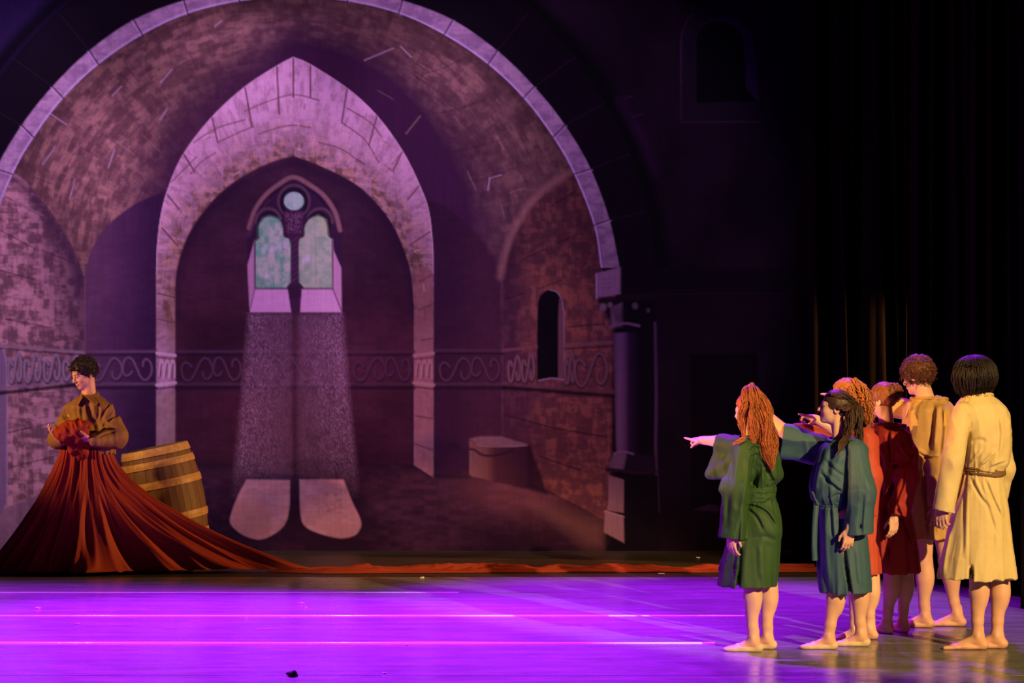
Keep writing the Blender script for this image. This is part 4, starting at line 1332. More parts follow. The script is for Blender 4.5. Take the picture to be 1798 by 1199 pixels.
def step_line(pa, pb, w=0.012, h=0.010, groove=0.0, front=-1, gz=None):
    """a panel edge on the camera side: cloth stands proud left of the line pa-pb, optional dark slit along it"""
    (xa, _, za), (xb, _, zb_) = pa, pb
    def fn(x, y, z):
        t = np.clip((za - z) / (za - zb_), -0.2, 1.2)
        xl = xa + (xb - xa) * t
        ok = (y * front > 0.0) & (z < za + 0.005) & (z > zb_ - 0.03)
        d = np.clip(0.5 - (x - xl) / w, 0, 1) * h * np.exp(-np.clip(xl - x, 0, 1) / 0.10)
        if groove:
            gm = np.exp(-((x - xl - w * 0.8) / (w * 0.9)) ** 2) * np.clip((gz - z) / 0.05, 0, 1) if gz is not None else np.exp(-((x - xl - w) / w) ** 2)
            d = d - groove * gm
        return np.where(ok, d, 0.0)
    return fn


def fabric(name, col, rough=0.62):
    m = new_mat(name, col, rough, 0.25, noise=((30, 30, 30), 0.5, tuple(np.array(col) * 0.85)), bump=((420, 420, 420), 0.10, 0.002))
    return m


M_skin = new_mat('skin', (0.6, 0.4, 0.3), 0.5, 0.35, attr='Col')
M_skin.node_tree.nodes['Principled BSDF'].inputs['Subsurface Weight'].default_value = 0.0
M_slip = fabric('slipper_canvas', (0.62, 0.46, 0.30))


def hair_mat(name, col, rough=0.55):
    m = new_mat(name, col, rough, 0.35, noise=((60, 60, 25), 0.35, tuple(np.array(col) * 0.45)))
    return m


def scalp(person, grow, keep, mat, name='hair', rad=None, extra=(), h=0.005, noise_amp=0.004, freq=70):
    """close hair volume over the skull: keep(f, l, u) says where hair grows (head-local)"""
    hc, R, s = person.head
    F = Field(hc - 0.26, hc + 0.26, h)
    F.ell(hc + R @ (np.array([-0.016, 0, 0.036]) * s), (np.array([0.100, 0.079, 0.090]) + grow) * s, R, 0.01)
    for (c, r) in extra:
        F.ell(hc + R @ (np.array(c) * s), np.array(r) * s, R, 0.02)
    x, y, z = F.grid((slice(None),) * 3)
    dx, dy, dz = x - hc[0], y - hc[1], z - hc[2]
    f = (dx * R[0, 0] + dy * R[1, 0] + dz * R[2, 0]) / s
    l = (dx * R[0, 1] + dy * R[1, 1] + dz * R[2, 1]) / s
    u = (dx * R[0, 2] + dy * R[1, 2] + dz * R[2, 2]) / s
    F.displace(lambda a, b, c: noise_amp * 2 * (noise3(a * freq, b * freq, c * freq * 0.6) - 0.5))
    F.F = np.maximum(F.F, -keep(f, l, u).astype(np.float32) * s)
    return F.mesh()


def head_pts(person, n, seed, fn):
    """n random points on the hair shell, where fn(f, l, u) is true: returns points and outward normals"""
    hc, R, s = person.head
    r = np.random.default_rng(seed)
    d = r.normal(size=(n * 8, 3)); d /= np.linalg.norm(d, axis=1)[:, None]
    p = d * np.array([0.102, 0.081, 0.092]) + np.array([-0.016, 0, 0.036])
    ok = fn(p[:, 0], p[:, 1], p[:, 2])
    p, d = p[ok][:n], d[ok][:n]
    return hc + (p * s) @ R.T, d @ R.T


def curls(P, Nn, rng, length, helix, turns, rad, droop=0.5, npt=18, stray=0.4):
    M_ = len(P)
    t = np.linspace(0, 1, npt)[None, :, None]
    dirv = Nn + rng.normal(size=(M_, 3)) * stray
    dirv /= np.linalg.norm(dirv, axis=1)[:, None]
    L = (length * rng.uniform(0.6, 1.25, M_))[:, None, None]
    g = np.array([0, 0, -1.0])
    base = P[:, None, :] + dirv[:, None, :] * L * (t - 0.35 * t ** 2) + g * L * droop * t ** 2
    a = np.cross(dirv, g) + 1e-3; a /= np.linalg.norm(a, axis=1)[:, None]
    b = np.cross(dirv, a)
    ph = rng.uniform(0, 6.28, M_)[:, None, None] + t * turns * 6.283 * rng.uniform(0.7, 1.3, M_)[:, None, None]
    hx = helix * (0.3 + 0.7 * t) * rng.uniform(0.6, 1.3, M_)[:, None, None]
    pts = base + a[:, None, :] * np.cos(ph) * hx + b[:, None, :] * np.sin(ph) * hx
    rr = rad * (1 - 0.65 * t[..., 0]) * np.ones((M_, 1))
    return tubes(pts, rr, 4)


def locks(guide, n, rng, spread, rad, wave=0.006, wfreq=3.0, npt=26, taper=0.6):
    """n strands around a guide polyline; spread: start..end radius of the bundle"""
    gs = spline(guide, 12)
    d = np.concatenate([[0], np.cumsum(np.linalg.norm(np.diff(gs, axis=0), axis=1))])
    tt = np.linspace(0, d[-1], npt)
    base = np.stack([np.interp(tt, d, gs[:, i]) for i in range(3)], -1)
    t = np.linspace(0, 1, npt)
    off = rng.normal(size=(n, 1, 3)) * 0.55
    off /= np.maximum(1, np.linalg.norm(off, axis=2, keepdims=True))
    sp = np.interp(t, np.linspace(0, 1, len(spread)), spread)[None, :, None]
    ph = rng.uniform(0, 6.28, (1, 1, 3)) + off * 1.6 + rng.normal(size=(n, 1, 3)) * 0.45
    wv = wave * np.sin(ph + t[None, :, None] * wfreq * 6.283 * rng.uniform(0.93, 1.07, (n, 1, 1))) * np.clip(t * 3, 0, 1)[None, :, None]
    P = base[None] + off * sp + wv
    ln = rng.uniform(0.86, 1.0, n)
    r = rad * rng.uniform(0.7, 1.3, (n, 1)) * (1 - taper * t[None] ** 2)
    return tubes(P, r * np.ones((n, npt)), 5)
# ------------------------------------------------------------------ the six in tunics, right of the picture
def slippers(p, feet):
    for ankle, yaw, s in feet:
        ops = p.foot_ops(ankle, yaw, s, False, 0.0035)
        c = np.array([ankle[0], ankle[1], 0])
        F = Field(c + [-0.3, -0.3, -0.02], c + [0.3, 0.3, 0.12], 0.005)
        p.run(F, ops)
        R = frame(yaw)
        x, y, z = F.grid((slice(None),) * 3)
        f = ((x - c[0]) * R[0, 0] + (y - c[1]) * R[1, 0]) / s
        top = np.where(f < 0.085, 0.034 + np.clip(-f - 0.01, 0, 0.05) * 0.45, 0.034 + (f - 0.085) * 2.2)
        F.F = np.maximum(F.F, z - top * s)
        F.clip_floor(0.0)
        V, Q = F.mesh()
        obj('slipper', mesh_np('slipper', V, Q), M_slip, p.root, 'pale canvas ballet slipper')


def sash(p, rows, z, half, mat, grow, ends=(), seed=0, label=None):
    """wrapped cloth belt: ridged band round the waist plus hanging ends"""
    T = p.rows(rows)
    R = np.array(sorted(T))
    cx, cy, a, b = (np.interp(z, R[:, 0], R[:, i]) for i in (1, 2, 3, 4))
    n, m = 96, 22
    th = np.linspace(0, 2 * math.pi, n, endpoint=False)
    t = np.linspace(-1, 1, m)
    TH, TT = np.meshgrid(th, t, indexing='ij')
    cth, sth = np.cos(TH), np.sin(TH)
    e = 2 / 2.3
    ridg = noise3(cth * 2 + seed, sth * 2, TT * 3.2 + 0.8 * cth)
    ridg = (1 - np.abs(2 * ridg - 1) * 1.8) * 0.010
    rim = (1 - TT ** 6)
    rx = a + grow + ridg * rim; ry = b + grow + ridg * rim
    X = cx + np.sign(cth) * np.abs(cth) ** e * rx * (0.97 + 0.03 * rim); Y = cy + np.sign(sth) * np.abs(sth) ** e * ry * (0.97 + 0.03 * rim)
    Z = z + TT * half + 0.008 * np.sin(TH * 2 + seed)
    outer = np.stack([X, Y, Z], -1)
    ctr = np.array([cx, cy, 0])
    inner = outer.copy(); inner[..., 0] = cx + (X - cx) * 0.90; inner[..., 1] = cy + (Y - cy) * 0.90
    idx = np.arange(n * m).reshape(n, m); nx_ = np.roll(idx, -1, 0)
    f = np.stack([idx[:, :-1], nx_[:, :-1], nx_[:, 1:], idx[:, 1:]], -1).reshape(-1, 4)
    off = n * m
    top = np.stack([idx[:, -1], nx_[:, -1], nx_[:, -1] + off, idx[:, -1] + off], -1)
    bot = np.stack([idx[:, 0], idx[:, 0] + off, nx_[:, 0] + off, nx_[:, 0]], -1)
    V = np.vstack([outer.reshape(-1, 3), inner.reshape(-1, 3)])
    o = obj('sash', mesh_np('sash', V, np.vstack([f, f[:, ::-1] + off, top, bot])), mat, p.root, label)
    for (pts, w) in ends:
        g = spline(pts, 10)
        k = len(g)
        side = np.array([1.0, 0.25, 0]) * w / 2
        tw = 0.006 * np.sin(np.linspace(0, 9, k))
        L = g - side; Rr = g + side
        mid = g + np.array([0, -0.008, 0]) + np.stack([tw, 0 * tw, 0 * tw], -1)
        th_ = np.array([0, 0.006, 0])
        v = np.stack([L, mid, Rr, Rr + th_, mid + th_, L + th_], 1)
        ii = np.arange(k * 6).reshape(k, 6); jj = np.roll(ii, -1, 1)
        ff = np.stack([ii[:-1], jj[:-1], jj[1:], ii[1:]], -1).reshape(-1, 4)
        caps = np.array([[ii[0, 0], ii[0, 1], ii[0, 4], ii[0, 5]], [ii[0, 1], ii[0, 2], ii[0, 3], ii[0, 4]], [ii[-1, 5], ii[-1, 4], ii[-1, 1], ii[-1, 0]], [ii[-1, 4], ii[-1, 3], ii[-1, 2], ii[-1, 1]]])
        obj('sash_end', mesh_np('sash_end', v.reshape(-1, 3), np.vstack([ff, caps])), mat, o)
    return o


def collar(p, rows, py, mat, grow=0.004, half=0.016):
    o = sash(p, rows, p.q(0, py)[2], half, mat, grow, seed=3.3)
    o.name = 'collar'
    return o


def finish(p, label, hair_parts, hmat):
    v, f = join_np(hair_parts)
    obj('hair', mesh_np('hair', v, f), hmat, p.root, kind='stuff')
    tag(p.root, label, 'person', 'group in tunics on the right')


# ---------- green
p = Person(1332, 17.15, seed=11)
q = p.q
Rh = frame(38, -4)
p.make_head(q(1316, 722), Rh, 0.90, q(1322, 778))
sh_f, el_f, wr_f = q(1326, 786, 0.14), q(1276, 776, 0.30), q(1236, 773, 0.45)
p.limb((sh_f, 0.044), (el_f, 0.042), (el_f + (wr_f - el_f) * 0.35, 0.040), (wr_f, 0.026))
p.make_hand(wr_f, unit(q(1210, 769, 0.55) - wr_f), (0.05, 0.2, -1), 'point', 1, 0.94, q(1204, 766, 0.56) - q(1222, 771, 0.49))
sh_n, el_n, wr_n = q(1308, 788, -0.15), q(1293, 862, -0.21), q(1283, 938, -0.25)
p.limb((sh_n, 0.044), (el_n, 0.040), (wr_n, 0.026))
p.make_hand(wr_n, (0.07, 0.02, -1), (0.7, 0.7, 0), 'relaxed', 1, 0.92)
for kn, an, yw, dy in (((1319, 1014), (1322, 1128), 8, -0.07), ((1349, 1014), (1346, 1126), 12, 0.06)):
    p.leg(q(1330 if dy < 0 else 1342, 905, dy), q(*kn, dy), q(*an, dy), yw, 0.97, False, 1.02)
    slippers(p, [(q(*an, dy), yw, 0.97)])
body_g = [(772, 1323, 10, 0.04), (784, 1322, 36, 0.13), (830, 1324, 32, 0.12), (862, 1324, 25, 0.10), (905, 1332, 33, 0.12), (925, 1334, 30, 0.11)]
p.build_body([(r[0], r[1] + 5, r[2], r[3]) for r in body_g], M_skin)
M_green = fabric('green_twill', (0.027, 0.072, 0.019))
gr = [(766, 1326, 19, 0.065), (773, 1325, 33, 0.11), (782, 1323, 42, 0.16), (800, 1326, 41, 0.16), (822, 1332, 40, 0.16), (838, 1335, 36, 0.16), (852, 1329, 27, 0.14), (868, 1327, 26, 0.125), (884, 1330, 34, 0.14), (905, 1330, 40, 0.16), (940, 1326, 44, 0.17), (985, 1318, 49, 0.185), (1025, 1312, 50, 0.195)]
cfd = cloth_folds(0, 0, q(0, 862)[2], q(0, 1025)[2], 3.1, 1.0, 0.3, step_line(q(1300, 885), q(1289, 1020), 0.012, 0.012, 0.03, -1, q(0, 950)[2]))
back_bulge = q(1352, 826, 0.02)
p.garment('tunic', gr, M_green, limbs=[(sh_n, el_n, 0.064, 0.082), (el_n, q(1281, 985, -0.26), 0.082, 0.078), (sh_f, el_f + np.array([-0.02, 0, -0.02]), 0.075, 0.060), ],
          blobs=[(back_bulge, q(1362, 834, 0.0), 0.06, 0.03), (q(1338, 880, -0.05), q(1345, 930, -0.08), 0.07, 0.085)],
          tris=[(q(1318, 790, 0.14), q(1266, 769, 0.30), q(1247, 832, 0.30), 0.026), (q(1318, 790, 0.14), q(1247, 832, 0.30), q(1310, 840, 0.14), 0.026)],
          strokes=[([(1314, 792), (1312, 830), (1306, 870), (1297, 945)], 0.018, 0.022, -0.0), ([(1318, 806), (1324, 830), (1320, 856)], -0.012, 0.022, 0), ([(1338, 815), (1330, 835), (1321, 854)], -0.016, 0.016, -0.6),
                   ([(1273, 808), (1266, 840), (1256, 880), (1254, 940)], 0.014, 0.020, 0.7), ([(1289, 796), (1284, 835), (1279, 880), (1276, 930)], -0.014, 0.018, 0.0),
                   ([(1314, 789), (1322, 781), (1336, 783)], 0.012, 0.012, 0.8), ([(1316, 799), (1330, 793)], 0.008, 0.010, 0.8), ([(1347, 822), (1352, 836), (1358, 846)], -0.022, 0.014, -0.6),
                   ([(1312, 882), (1335, 888), (1352, 900), (1366, 922)], 0.012, 0.014, 0.9), ([(1316, 890), (1332, 905), (1345, 930)], 0.009, 0.014, 0.9), ([(1326, 945), (1345, 942), (1364, 950)], -0.009, 0.016, 0), ([(1306, 905), (1300, 960), (1294, 1015)], 0.012, 0.016, 0.9), ([(1335, 960), (1338, 1020)], 0.007, 0.02, 0.6), ([(1264, 960), (1258, 1005)], 0.012, 0.016, 0.8)],
          folds=cfd, cuffs=[(q(1285, 946, -0.245), (-0.12, -0.05, -1), 0.068)], sleeve_cuts=[(q(1262, 775, 0.33), q(1240, 775, 0.42), 0.045, 0.05), (q(1258, 800, 0.32), q(1234, 806, 0.38), 0.016, 0.02)])
collar(p, gr, 771, M_green)
sash(p, gr, q(0, 866)[2], 0.052, M_green, 0.027, seed=2.0, ends=[([q(1308, 868, -0.17), q(1306, 900, -0.20), q(1309, 945, -0.21)], 0.05)])
hg = hair_mat('copper_hair', (0.46, 0.13, 0.03))
parts = [scalp(p, 0.012, lambda f, l, u: np.minimum(0.050 - f + np.clip(u - 0.03, 0, 1) * 1.0, u + 0.075 - 0.5 * np.clip(f, 0, 1)) , hg, noise_amp=0.005)]
crown = q(1317, 690, 0.0)
rg = np.random.default_rng(5)
for gd, n, sp, w in (
        ([crown, q(1322, 684, -0.09), q(1324, 715, -0.14), q(1326, 750, -0.15), q(1320, 778, -0.17)], 60, [0.012, 0.03, 0.042, 0.04, 0.018], 0.008),
        ([crown, q(1326, 684, -0.07), q(1336, 715, -0.12), q(1344, 760, -0.15), q(1350, 800, -0.16), q(1353, 822, -0.16)], 90, [0.012, 0.03, 0.045, 0.05, 0.042, 0.012], 0.009),
        ([crown, q(1330, 688, -0.03), q(1343, 720, -0.03), q(1352, 760, -0.08), q(1358, 795, -0.13), q(1356, 815, -0.15)], 80, [0.012, 0.03, 0.045, 0.045, 0.03, 0.010], 0.009),
        ([crown, q(1312, 684, -0.06), q(1307, 712, -0.12), q(1303, 745, -0.12), q(1308, 770, -0.14)], 50, [0.010, 0.025, 0.028, 0.022, 0.010], 0.007),
        ([q(1306, 770, -0.19), q(1296, 776, -0.21), q(1287, 780, -0.21)], 14, [0.014, 0.012, 0.004], 0.003)):
    parts.append(locks(gd, n * 3, rg, sp, 0.0020, w * 1.3, 2.2))
parts.append(locks([crown + [0, 0, -0.02], crown + [0.0, -0.01, 0.045], crown + [0.02, -0.03, 0.03]], 50, rg, [0.018, 0.022, 0.02], 0.004, 0.004, 1.0, 12))
finish(p, 'person in a dark green tunic with long copper hair, pointing left', parts, hg)

# ---------- blue
p = Person(1480, 17.28, seed=12)
q = p.q
Rh = frame(4, 8)
p.make_head(q(1466, 716), Rh, 0.89, q(1478, 780))
sh_f, el_f, wr_f = q(1462, 786, 0.16), q(1388, 768, 0.26), q(1348, 728, 0.32)
p.limb((sh_f, 0.044), (el_f, 0.043), (el_f + (wr_f - el_f) * 0.3, 0.043), (wr_f, 0.027))
p.make_hand(wr_f, unit(q(1328, 712, 0.36) - wr_f), (0.1, 0.2, -1), 'point', 1, 0.92, (-1, 0.1, 0.25))
sh_n, el_n, wr_n = q(1503, 790, -0.15), q(1513, 862, -0.20), q(1492, 930, -0.24)
p.limb((sh_n, 0.044), (el_n, 0.040), (wr_n, 0.026))
p.make_hand(wr_n, (-0.12, -0.03, -1), (-0.25, 1, 0), 'relaxed', -1, 0.92)
for kn, an, yw, dy in (((1470, 1020), (1454, 1122), 4, -0.08), ((1507, 1020), (1511, 1116), 6, 0.07)):
    p.leg(q(1477 if dy < 0 else 1495, 905, dy * 0.8), q(*kn, dy), q(*an, dy), yw, 0.93, False, 1.04)
    slippers(p, [(q(*an, dy), yw, 0.93)])
p.build_body([(774, 1478, 10, 0.04), (788, 1480, 36, 0.13), (835, 1478, 32, 0.12), (880, 1476, 26, 0.10), (910, 1484, 32, 0.12), (930, 1486, 30, 0.11)], M_skin, tone=(0.95, 0.92, 0.9))
M_teal = fabric('slate_teal_twill', (0.038, 0.092, 0.118))
bl_rows = [(769, 1482, 17, 0.06), (776, 1482, 32, 0.11), (786, 1482, 42, 0.16), (820, 1474, 46, 0.165), (855, 1468, 47, 0.165), (874, 1468, 44, 0.155), (884, 1471, 35, 0.135), (896, 1474, 37, 0.14), (940, 1478, 44, 0.165), (1000, 1481, 46, 0.18), (1036, 1484, 44, 0.185)]
zb = q(0, 884)[2]
p.garment('tunic', bl_rows, M_teal, limbs=[(sh_n, el_n, 0.064, 0.084), (el_n, q(1503, 985, -0.20), 0.084, 0.094), (sh_f, el_f, 0.060, 0.072), (el_f, q(1350, 760, 0.29), 0.072, 0.082)],
          tris=[(q(1450, 785, 0.16), q(1374, 766, 0.26), q(1366, 794, 0.25), 0.030), (q(1450, 785, 0.16), q(1366, 794, 0.25), q(1440, 810, 0.15), 0.028)],
          strokes=[([(1500, 784), (1507, 815), (1513, 842), (1519, 864)], -0.010, 0.008, 0), ([(1489, 790), (1487, 825), (1487, 858), (1484, 900)], -0.022, 0.014, 0), ([(1487, 857), (1503, 854), (1519, 856)], -0.007, 0.007, 0), ([(1516, 866), (1513, 900), (1511, 938)], -0.020, 0.012, 0),
                   ([(1446, 828), (1462, 846), (1482, 861)], 0.016, 0.014, 0.9), ([(1452, 805), (1470, 822), (1484, 832)], 0.010, 0.014, 0.8), ([(1442, 812), (1434, 840), (1432, 862)], 0.014, 0.016, 0.8), ([(1456, 872), (1470, 864), (1482, 866)], 0.010, 0.010, 0.8), ([(1462, 785), (1456, 815), (1450, 850)], -0.012, 0.018, 0),
                   ([(1463, 890), (1464, 920), (1466, 945)], 0.012, 0.012, 0.9), ([(1438, 896), (1439, 940), (1441, 1010)], -0.018, 0.014, 0.0), ([(1450, 894), (1450, 960), (1456, 1030)], 0.012, 0.018, 0.3), ([(1505, 960), (1508, 1000), (1512, 1030)], 0.008, 0.02, 0.5)],
          folds=cloth_folds(0, 0, zb, q(0, 1036)[2], 8.4, 0.9, -0.25, step_line(q(1464, 890), q(1484, 1034), 0.010, 0.014, 0.04, -1, q(0, 925)[2])),
          cuffs=[(q(1505, 938, -0.20), (0.06, 0, -1), 0.080), (q(1374, 772, 0.27), (-1, 0.15, 0.15), 0.064)])
collar(p, bl_rows, 774, M_teal)
sash(p, bl_rows, zb, 0.020, M_teal, 0.004, seed=5.0, ends=[([q(1434, 880, -0.10), q(1431, 920, -0.13), q(1430, 960, -0.14), q(1431, 984, -0.14)], 0.036), ([q(1426, 862, -0.08), q(1432, 875, -0.10), q(1436, 886, -0.12)], 0.02)])
hb_ = hair_mat('dark_brown_hair', (0.060, 0.028, 0.014))
parts = [scalp(p, 0.010, lambda f, l, u: np.minimum(0.055 - f + np.clip(u - 0.03, 0, 1) * 1.1 - 0.9 * np.clip(-u - 0.0, 0, 1), u + 0.085 + np.clip(-f - 0.02, 0, 0.1) * 0.4), hb_, noise_amp=0.003)]
rg = np.random.default_rng(6)
tie = q(1503, 708, -0.02)
for gd, n, sp in (
        ([q(1462, 692, -0.06), q(1482, 694, -0.085), q(1497, 702, -0.06), tie], 40, [0.016, 0.022, 0.02, 0.012]),
        ([q(1474, 715, -0.085), q(1488, 716, -0.085), q(1500, 712, -0.05), tie], 30, [0.014, 0.018, 0.018, 0.012]),
        ([tie, q(1508, 715, -0.04), q(1509, 745, -0.05), q(1508, 775, -0.09), q(1511, 800, -0.13)], 60, [0.012, 0.028, 0.026, 0.022, 0.008]),
        ([tie, q(1496, 725, -0.08), q(1492, 750, -0.10), q(1486, 770, -0.13), q(1476, 790, -0.17)], 60, [0.012, 0.030, 0.034, 0.026, 0.010])):
    parts.append(locks(gd, n, rg, sp, 0.0028, 0.007, 2.2, 22))
parts.append(locks([q(1484, 768, -0.15), q(1476, 778, -0.18), q(1471, 800, -0.19)], 24, rg, [0.016, 0.014, 0.004], 0.003, 0.004, 1.5, 16))
finish(p, 'person in a slate blue tunic with dark hair in a braid, pointing left', parts, hb_)

# ---------- orange red, half hidden behind blue
p = Person(1508, 17.68, seed=13)
q = p.q
Rh = frame(6, 3)
p.make_head(q(1484, 697), Rh, 0.91, q(1502, 762))
sh_f, el_f, wr_f = q(1490, 768, 0.14), q(1462, 752, 0.06), q(1430, 735, 0.02)
p.limb((sh_f, 0.044), (el_f, 0.042), (wr_f, 0.026))
p.make_hand(wr_f, unit(q(1400, 727, -0.05) - wr_f), (0.25, 0.15, -1), 'point', 1, 0.94, q(1393, 723, -0.06) - q(1412, 728, -0.02))
sh_n, el_n, wr_n = q(1520, 768, -0.14), q(1526, 838, -0.16), q(1518, 905, -0.18)
p.limb((sh_n, 0.044), (el_n, 0.040), (wr_n, 0.026))
p.make_hand(wr_n, (-0.1, 0, -1), (-0.2, 1, 0), 'relaxed', -1, 0.9)
for kn, an, yw, dy in (((1503, 1010), (1500, 1100), 8, -0.1), ((1529, 1012), (1526, 1100), 20, 0.02)):
    p.leg(q(1505 if dy < 0 else 1520, 895, dy), q(*kn, dy), q(*an, dy), yw, 0.95, True, 0.98)
p.build_body([(758, 1503, 10, 0.04), (772, 1505, 34, 0.13), (820, 1506, 30, 0.12), (860, 1506, 24, 0.10), (895, 1512, 30, 0.12), (915, 1512, 28, 0.11)], M_skin)
M_coral = fabric('orange_red_twill', (0.42, 0.062, 0.030))
co_rows = [(752, 1506, 16, 0.06), (759, 1507, 28, 0.11), (770, 1508, 33, 0.15), (810, 1508, 34, 0.15), (850, 1508, 33, 0.15), (866, 1508, 27, 0.125), (890, 1510, 32, 0.14), (950, 1508, 36, 0.16), (1004, 1510, 36, 0.165)]
p.garment('tunic', co_rows, M_coral, limbs=[(sh_n, el_n, 0.062, 0.074), (el_n, wr_n + np.array([0, 0, -0.08]), 0.074, 0.076), (sh_f, q(1455, 752, 0.08), 0.060, 0.050)],
          tris=[(q(1475, 758, 0.10), q(1440, 748, 0.05), q(1394, 750, 0.05), 0.018), (q(1475, 758, 0.10), q(1394, 750, 0.05), q(1445, 775, 0.06), 0.020)],
          folds=cloth_folds(0, 0, q(0, 866)[2], q(0, 1004)[2], 12.7, 0.9), cuffs=[(wr_n, (0, 0, -1), 0.062)])
collar(p, co_rows, 757, M_coral)
sash(p, co_rows, q(0, 866)[2], 0.025, M_coral, 0.006, seed=7.0)
hc_ = hair_mat('ginger_hair', (0.50, 0.17, 0.045))
parts = [scalp(p, 0.012, lambda f, l, u: np.minimum(0.055 - f + np.clip(u - 0.03, 0, 1) * 1.0 - 0.8 * np.clip(-u, 0, 1), u + 0.09), hc_, noise_amp=0.006)]
rg = np.random.default_rng(8)
P_, N_ = head_pts(p, 340, 3, lambda f, l, u: (u > -0.06) & (f < 0.03 + np.clip(u, 0, 1) * 0.2))
parts.append(curls(P_, N_, rg, 0.035, 0.007, 2.0, 0.0032, 0.8, 16))
for gd, n, sp in (([q(1500, 668, -0.05), q(1514, 690, -0.10), q(1520, 715, -0.10), q(1524, 742, -0.12)], 70, [0.02, 0.035, 0.035, 0.02]), ([q(1500, 668, 0.03), q(1520, 692, 0.02), q(1526, 722, 0.0), q(1526, 748, -0.02)], 60, [0.02, 0.035, 0.035, 0.02]), ([q(1495, 680, -0.09), q(1503, 715, -0.12), q(1506, 745, -0.13)], 50, [0.02, 0.03, 0.02])):
    parts.append(locks(gd, n, rg, sp, 0.0034, 0.011, 4.5, 36))
finish(p, 'person in an orange red tunic with curly ginger hair, standing behind the slate blue tunic', parts, hc_)

# ---------- dark red, hair pinned up
p = Person(1568, 18.0, seed=14)
q = p.q
Rh = frame(42, -6)
p.make_head(q(1550, 703), Rh, 0.90, q(1558, 752))
sh_f, el_f, wr_f = q(1556, 768, 0.10), q(1545, 835, 0.10), q(1543, 895, 0.06)
p.limb((sh_f, 0.043), (el_f, 0.040), (wr_f, 0.026))
p.make_hand(wr_f, (-0.1, 0, -1), (1, 0.3, 0), 'relaxed', -1, 0.9)
sh_n, el_n, wr_n = q(1582, 768, -0.14), q(1592, 838, -0.20), q(1571, 908, -0.24)
p.limb((sh_n, 0.043), (el_n, 0.040), (wr_n, 0.026))
p.make_hand(wr_n, (-0.10, -0.03, -1), (-0.5, 0.8, 0), 'relaxed', -1, 0.92)
for kn, an, yw, dy in (((1566, 1000), (1557, 1098), 52, 0.0), ((1590, 1002), (1585, 1094), 60, 0.05)):
    p.leg(q(1562 if dy < 0.02 else 1578, 895, dy), q(*kn, dy), q(*an, dy), yw, 0.94, True, 1.0)
p.build_body([(748, 1560, 10, 0.04), (762, 1562, 33, 0.13), (815, 1562, 29, 0.12), (858, 1560, 23, 0.10), (890, 1566, 29, 0.12), (910, 1568, 27, 0.11)], M_skin)
M_red = fabric('dark_red_twill', (0.26, 0.020, 0.012))
re_rows = [(744, 1561, 18, 0.065), (751, 1562, 30, 0.11), (762, 1564, 35, 0.155), (800, 1564, 36, 0.155), (845, 1562, 36, 0.155), (862, 1560, 29, 0.13), (880, 1562, 32, 0.14), (930, 1567, 38, 0.16), (975, 1572, 41, 0.17), (1002, 1573, 42, 0.175)]
p.garment('tunic', re_rows, M_red, limbs=[(sh_n, q(1592, 800, -0.17), 0.062, 0.070), (q(1592, 800, -0.17), el_n, 0.070, 0.076), (el_n, q(1566, 945, -0.25), 0.076, 0.070), (sh_f, el_f, 0.062, 0.07), (el_f, wr_f, 0.07, 0.07)],
          strokes=[([(1564, 753), (1566, 780), (1567, 812)], 0.016, 0.014, 0.8), ([(1604, 790), (1593, 812), (1566, 819)], -0.020, 0.012, 0.9), ([(1540, 780), (1550, 800), (1558, 822)], 0.014, 0.014, 0.8), ([(1578, 776), (1588, 795), (1596, 806)], 0.012, 0.014, 0.8),
                   ([(1596, 818), (1590, 850), (1574, 890)], 0.014, 0.014, 0.7), ([(1578, 828), (1572, 850), (1560, 875)], -0.018, 0.018, 0), ([(1578, 882), (1592, 920), (1606, 962)], 0.016, 0.014, 0.9), ([(1556, 886), (1557, 930), (1560, 990)], -0.020, 0.014, 0), ([(1545, 880), (1545, 930), (1548, 990)], 0.012, 0.014, 0.5)],
          folds=cloth_folds(0, 0, q(0, 862)[2], q(0, 1002)[2], 17.3, 1.15, 0.5), cuffs=[(q(1572, 904, -0.235), (-0.25, -0.1, -1), 0.058)],
          tris=[(q(1576, 756, -0.06), q(1594, 752, -0.05), q(1580, 762, -0.12), 0.012), (q(1584, 905, -0.15), q(1606, 985, -0.12), q(1578, 985, -0.15), 0.02)])
collar(p, re_rows, 749, M_red)
sash(p, re_rows, q(0, 864)[2], 0.024, M_red, 0.006, seed=9.0)
hr_ = hair_mat('auburn_hair', (0.28, 0.085, 0.025))
parts = [scalp(p, 0.010, lambda f, l, u: np.minimum(0.050 - f + np.clip(u - 0.03, 0, 1) * 1.0 - 0.7 * np.clip(-u, 0, 1), u + 0.055 + 0.3 * np.clip(-f, 0, 0.1)), hr_, noise_amp=0.004)]
rg = np.random.default_rng(9)
bun = p.head[0] + Rh @ np.array([-0.085, -0.01, 0.055])
bd = rg.normal(size=(240, 3)); bd /= np.linalg.norm(bd, axis=1)[:, None]
parts.append(curls(bun + bd * 0.042, bd, rg, 0.035, 0.010, 1.8, 0.0036, 0.3, 16))
Fb = Field(bun - 0.1, bun + 0.1, 0.006); Fb.ell(bun, (0.05, 0.05, 0.045)); Fb.displace(lambda a, b, c: 0.02 * (noise3(a * 45, b * 45, c * 45) - 0.5))
parts.append(Fb.mesh())
P_, N_ = head_pts(p, 200, 5, lambda f, l, u: (u > -0.03) & (f < 0.02 + np.clip(u, 0, 1) * 0.2) & (f > -0.08))
parts.append(curls(P_, N_ * 0.3 + (bun - P_) * 6, rg, 0.05, 0.004, 1.0, 0.003, 0.0, 12, 0.1))
finish(p, 'person in a dark red tunic with auburn hair pinned up in a curly bun', parts, hr_)

